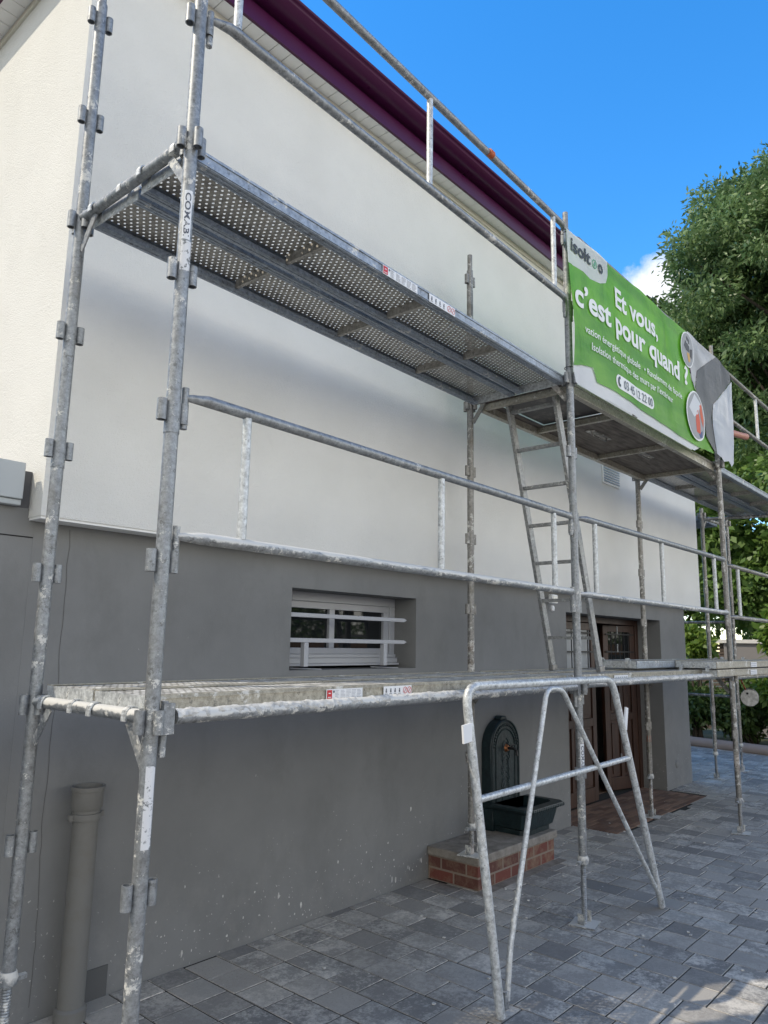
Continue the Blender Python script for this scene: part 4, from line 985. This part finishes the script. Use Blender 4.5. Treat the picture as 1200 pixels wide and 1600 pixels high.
rng = np.random.default_rng(5)
def leaves(name, mt, centers, radii, n, size, parent=None, base=(0, 0, 0), shell=.55, flat=.35, dens=None, aspect=.42):
    """many small leaf blades spread through clump volumes"""
    centers = np.array(centers, float); radii = np.array(radii, float)
    w = (radii[:, 0] * radii[:, 1] * radii[:, 2]) ** (2 / 3); w /= w.sum()
    idx = rng.choice(len(centers), n, p=w)
    u = rng.normal(size=(n, 3)); u /= np.linalg.norm(u, axis=1)[:, None]
    r = shell + (1 - shell) * rng.random(n) ** .7; r = np.where(rng.random(n) < .25, rng.random(n), r); r *= 1 + .14 * rng.normal(size=n)
    P = centers[idx] + u * r[:, None] * radii[idx]
    # drooping direction and blade normal
    d = u * .8 + rng.normal(size=(n, 3)) * .7; d[:, 2] -= .35; d /= np.linalg.norm(d, axis=1)[:, None]
    nn = rng.normal(size=(n, 3)) * .8 + u * .5; nn[:, 2] += flat * 1.6; s = np.cross(d, nn); s /= np.linalg.norm(s, axis=1)[:, None] + 1e-9
    L = size * (.6 + .8 * rng.random(n))[:, None]
    up = np.cross(s, d)
    v0 = P; v1 = P + d * L * .45 + s * L * aspect * .5 + up * L * .06; v2 = P + d * L; v3 = P + d * L * .45 - s * L * aspect * .5 + up * L * .06
    verts = np.stack([v0, v1, v2, v3], 1).reshape(-1, 3) - np.array(base)
    me = bpy.data.meshes.new(name); me.vertices.add(4 * n); me.vertices.foreach_set('co', verts.ravel())
    me.loops.add(4 * n); me.loops.foreach_set('vertex_index', np.arange(4 * n, dtype=np.int32))
    me.polygons.add(n); me.polygons.foreach_set('loop_start', np.arange(0, 4 * n, 4, dtype=np.int32)); me.polygons.foreach_set('loop_total', np.full(n, 4, np.int32))
    me.update(calc_edges=True); me.materials.append(mt)
    o_ = bpy.data.objects.new(name, me); COL.objects.link(o_)
    if parent: o_.parent = parent
    else: o_.location = base
    return o_
def crown_clumps(c, rad, n, cr, low=.0, seed=1, twig=0):
    g = random.Random(seed); C_, R__ = [], []
    while len(C_) < n:
        v = V(g.gauss(0, 1), g.gauss(0, 1), g.gauss(0, 1)).normalized(); f = g.uniform(.1, 1.0) ** .4
        f *= .86 + .20 * math.sin(v.x * 4.1 + seed) * math.sin(v.y * 5.3 + seed * 2) + .14 * math.sin(v.z * 7.7 + v.y * 6 + seed)
        if v.z < -.75: continue
        p = V(c[0] + v.x * f * rad[0], c[1] + v.y * f * rad[1], c[2] + v.z * f * rad[2]); s_ = cr * g.uniform(.55, 1.25) * (1.1 - .25 * f)
        C_.append(tuple(p)); R__.append((s_ * g.uniform(.85, 1.2), s_ * g.uniform(.85, 1.2), s_ * g.uniform(.6, .9)))
    return C_, R__
def lobed(c, rad, nl, lr, per, cr, seed):
    g = random.Random(seed); C_, R__ = [], []
    for k in range(nl):
        zf = 1 - 1.75 * (k + .5) / nl; a = k * 2.39996 + g.uniform(-.3, .3); q = math.sqrt(max(0, 1 - zf * zf))
        f = g.uniform(.62, .88); L0 = V(c[0] + rad[0] * q * math.cos(a) * f, c[1] + rad[1] * q * math.sin(a) * f, c[2] + rad[2] * zf * f); r = lr * g.uniform(.7, 1.25)
        for j in range(per):
            v = V(g.gauss(0, 1), g.gauss(0, 1), g.gauss(0, .9)).normalized(); fr = g.uniform(.45, 1.0)
            if v.z < -.5 and g.random() < .6: continue
            p = L0 + v * r * fr; s_ = cr * g.uniform(.5, 1.2); C_.append(tuple(p)); R__.append((s_, s_ * g.uniform(.8, 1.2), s_ * g.uniform(.55, .8)))
    return C_, R__
def tree(name, label, base, c, rad, nclump, cr, nleaf, size, mt, group=None, seed=1, trunk_r=.22, cat='tree', aspect=.42, extra=None):
    t = thing(name, label, cat, base, group)
    C_, R__ = lobed(c, rad, max(8, nclump // 14), (rad[0] + rad[1]) * .5 * .36, 16, cr, seed)
    if extra: C_ += [e[0] for e in extra]; R__ += [e[1] for e in extra]
    leaves('crown', mt, C_, R__, nleaf, size, t, base, aspect=aspect)
    g = random.Random(seed); mb = MB(); b = V(*base); top_ = V(c[0], c[1], c[2] + rad[2] * .3)
    pts = [b.lerp(top_, i / 6) + V(g.uniform(-.1, .1), g.uniform(-.1, .1), 0) * trunk_r * 4 * (i > 0) for i in range(7)]
    mb.tube(pts, trunk_r, 12, rr=[trunk_r * (1.15 - .85 * i / 6) for i in range(7)])
    for q in g.sample(C_, min(len(C_), 34)):
        q = V(*q); k = g.randint(1, 4); s_ = pts[k]; mid = s_.lerp(q, .5) + V(0, 0, -.08 * (q - s_).length)
        mb.tube([s_, mid, q], .05, 7, rr=[trunk_r * .38, trunk_r * .2, trunk_r * .06])
    mb.build('trunk', M['bark'], t)
    return t
# big ash, at right
ex = [((x, y, z), (r, r * 1.1, r * .8)) for x, y, z, r in ((18.9, .7, 13.9, .9), (18.7, 1.3, 13.6, .7), (18.6, 1.9, 13.2, .7), (18.5, 2.2, 12.5, .9), (18.3, 2.95, 12.2, .5), (18.2, 3.2, 11.7, .55), (18.15, 3.3, 11.1, .6), (18.2, 3.0, 10.7, .65), (18.3, 2.4, 11.6, .9), (18.4, 2.2, 10.6, 1.0), (18.25, 2.9, 9.9, .7), (18.35, 2.5, 9.2, .8), (18.5, 1.4, 12.4, 1.1), (18.5, 1.5, 11.2, 1.1), (18.5, 1.3, 10.0, 1.1), (18.7, 1.0, 14.2, .7), (18.6, 1.7, 13.7, .7), (18.5, 2.3, 13.3, .65), (18.4, 2.6, 12.7, .7), (18.25, 3.1, 12.5, .55), (18.15, 3.35, 12.0, .5), (18.2, 3.3, 10.2, .6), (18.3, 2.9, 9.0, .7))]
ex = ex + [((a[0] + random.uniform(-.2, .9), a[1] - random.uniform(0, .5), a[2] - random.uniform(-.1, .5)), r) for a, r in ex]
tree('ash_tree', 'tall feathery green tree rising against the sky at right edge', (19.6, -2.2, 0), (19.2, -1.5, 9.5), (4.6, 5.0, 5.7), 420, .74, 240000, .16, M['leaf_ash'], seed=4, aspect=.36, trunk_r=.3, extra=ex)
tree('broadleaf_tree', 'darker broadleaf tree top just above the banner', (23, 6.4, 0), (23, 5.0, 8.6), (3.0, 3.0, 4.2), 200, .75, 60000, .22, M['leaf_dark'], seed=8, aspect=.7)
tree('broadleaf_tree', 'dense dark tree seen under the upper deck behind house corner', (19.5, 5.5, 0), (19.5, 5.0, 4.4), (3.2, 4.0, 3.4), 70, 1.0, 30000, .2, M['leaf_mid'], seed=12, aspect=.65)
tree('understory_tree', 'low spreading tree behind the garden wall at right edge', (17.0, -1.5, 0), (17.0, -.6, 3.6), (1.8, 3.6, 2.5), 70, .75, 36000, .15, M['leaf_mid'], seed=21, trunk_r=.14, aspect=.6)
def shrub(name, label, c, rad, n, cr, nl, size, mt, seed, cat='shrub', aspect=.5, group=None):
    base = (c[0], c[1], 0); t = thing(name, label, cat, base, group); C_, R__ = crown_clumps(c, rad, n, cr, seed=seed)
    leaves('foliage', mt, C_, R__, nl, size, t, base, aspect=aspect)
    g = random.Random(seed); mb = MB()
    for k in range(9): q = V(*g.choice(C_)); mb.tube([V(c[0] + g.uniform(-.1, .1), c[1] + g.uniform(-.1, .1), 0), V(c[0], c[1], 0).lerp(q, .6), q], .015, 6, rr=[.02, .014, .005])
    mb.build('stem', M['bark'], t); return t
for i, (x, y, h, w, lb) in enumerate(((12.9, 3.7, 1.0, .9, 'dark shrub behind the kerb, nearest the house corner'), (12.7, 2.2, 1.05, .85, 'dark shrub behind kerb, left of the return scaffold'), (12.5, .9, 1.0, .8, 'dark shrub behind kerb, seen between the right posts'), (12.2, -.4, .95, .85, 'dark shrub behind kerb at right edge of photo'))):
    shrub('border_shrub', lb, (x, y, h * .5), (w * .75, w, h * .55), 30, .32, 9000, .10, M['leaf_dark'], 30 + i, group='dark shrubs along the kerb')
shrub('lime_shrub', 'yellow green shrub beside the house corner before slatted fence', (12.35, 1.72, 1.66), (.2, .28, .36), 12, .17, 1500, .14, M['leaf_lime'], 41, group='bright shrubs')
shrub('lime_shrub', 'bright lime green shrub at right edge above stacked planks', (12.3, .12, 1.72), (.4, .42, .55), 22, .24, 4200, .16, M['leaf_lime'], 42, group='bright shrubs')
shrub('lime_shrub', 'sunlit green shrub at right edge below stacked planks', (12.1, .05, .95), (.4, .5, .5), 22, .26, 5200, .13, M['leaf_lime'], 43, group='bright shrubs')
# hedge and brown wall across the drive, behind the photographer: seen only in the window glass and as bounce
hd = thing('boundary_wall', 'brown boundary wall behind the photographer, mirrored in window glass', 'wall', (6, -12, 0))
MB().box((-8, -12.4, 0), (18, -12.2, 1.7)).build('wall', mat('ochre_wall', (.32, .19, .11), .9), hd)
C_ = []; R__ = []
for i in range(34): C_.append((6 + i * .4, -13.4 + random.uniform(-.3, .3), 1.9 + random.uniform(-.8, .8))); R__.append((.8, .7, .9))
struct(leaves('hedge_mass', M['leaf_mid'], C_, R__, 11000, .22), 'stuff')

dv = MB().add([(-30, -60, -.02), (40, -60, -.02), (40, -9, -.02), (-30, -9, -.02)], [(0, 1, 2, 3)]).build('driveway', mat('pale_gravel', (.42, .37, .30), .95)); struct(dv)  # unseen pale ground, added to bounce warm light towards the facade
nh = thing('unseen_house', 'added cream house, unseen behind the camera, for warm bounce light', 'house', (-4, -38, 0))  # unseen house, added as a warm bounce surface facing the facade
MB().box((-16, -42, 0), (9, -34, 5.0)).build('wall', mat('cream_facade', (.66, .60, .48), .9), nh)
MB().box((-16.5, -42.5, 5.0), (9.5, -33.5, 5.3)).build('roof', M['tile'], nh)
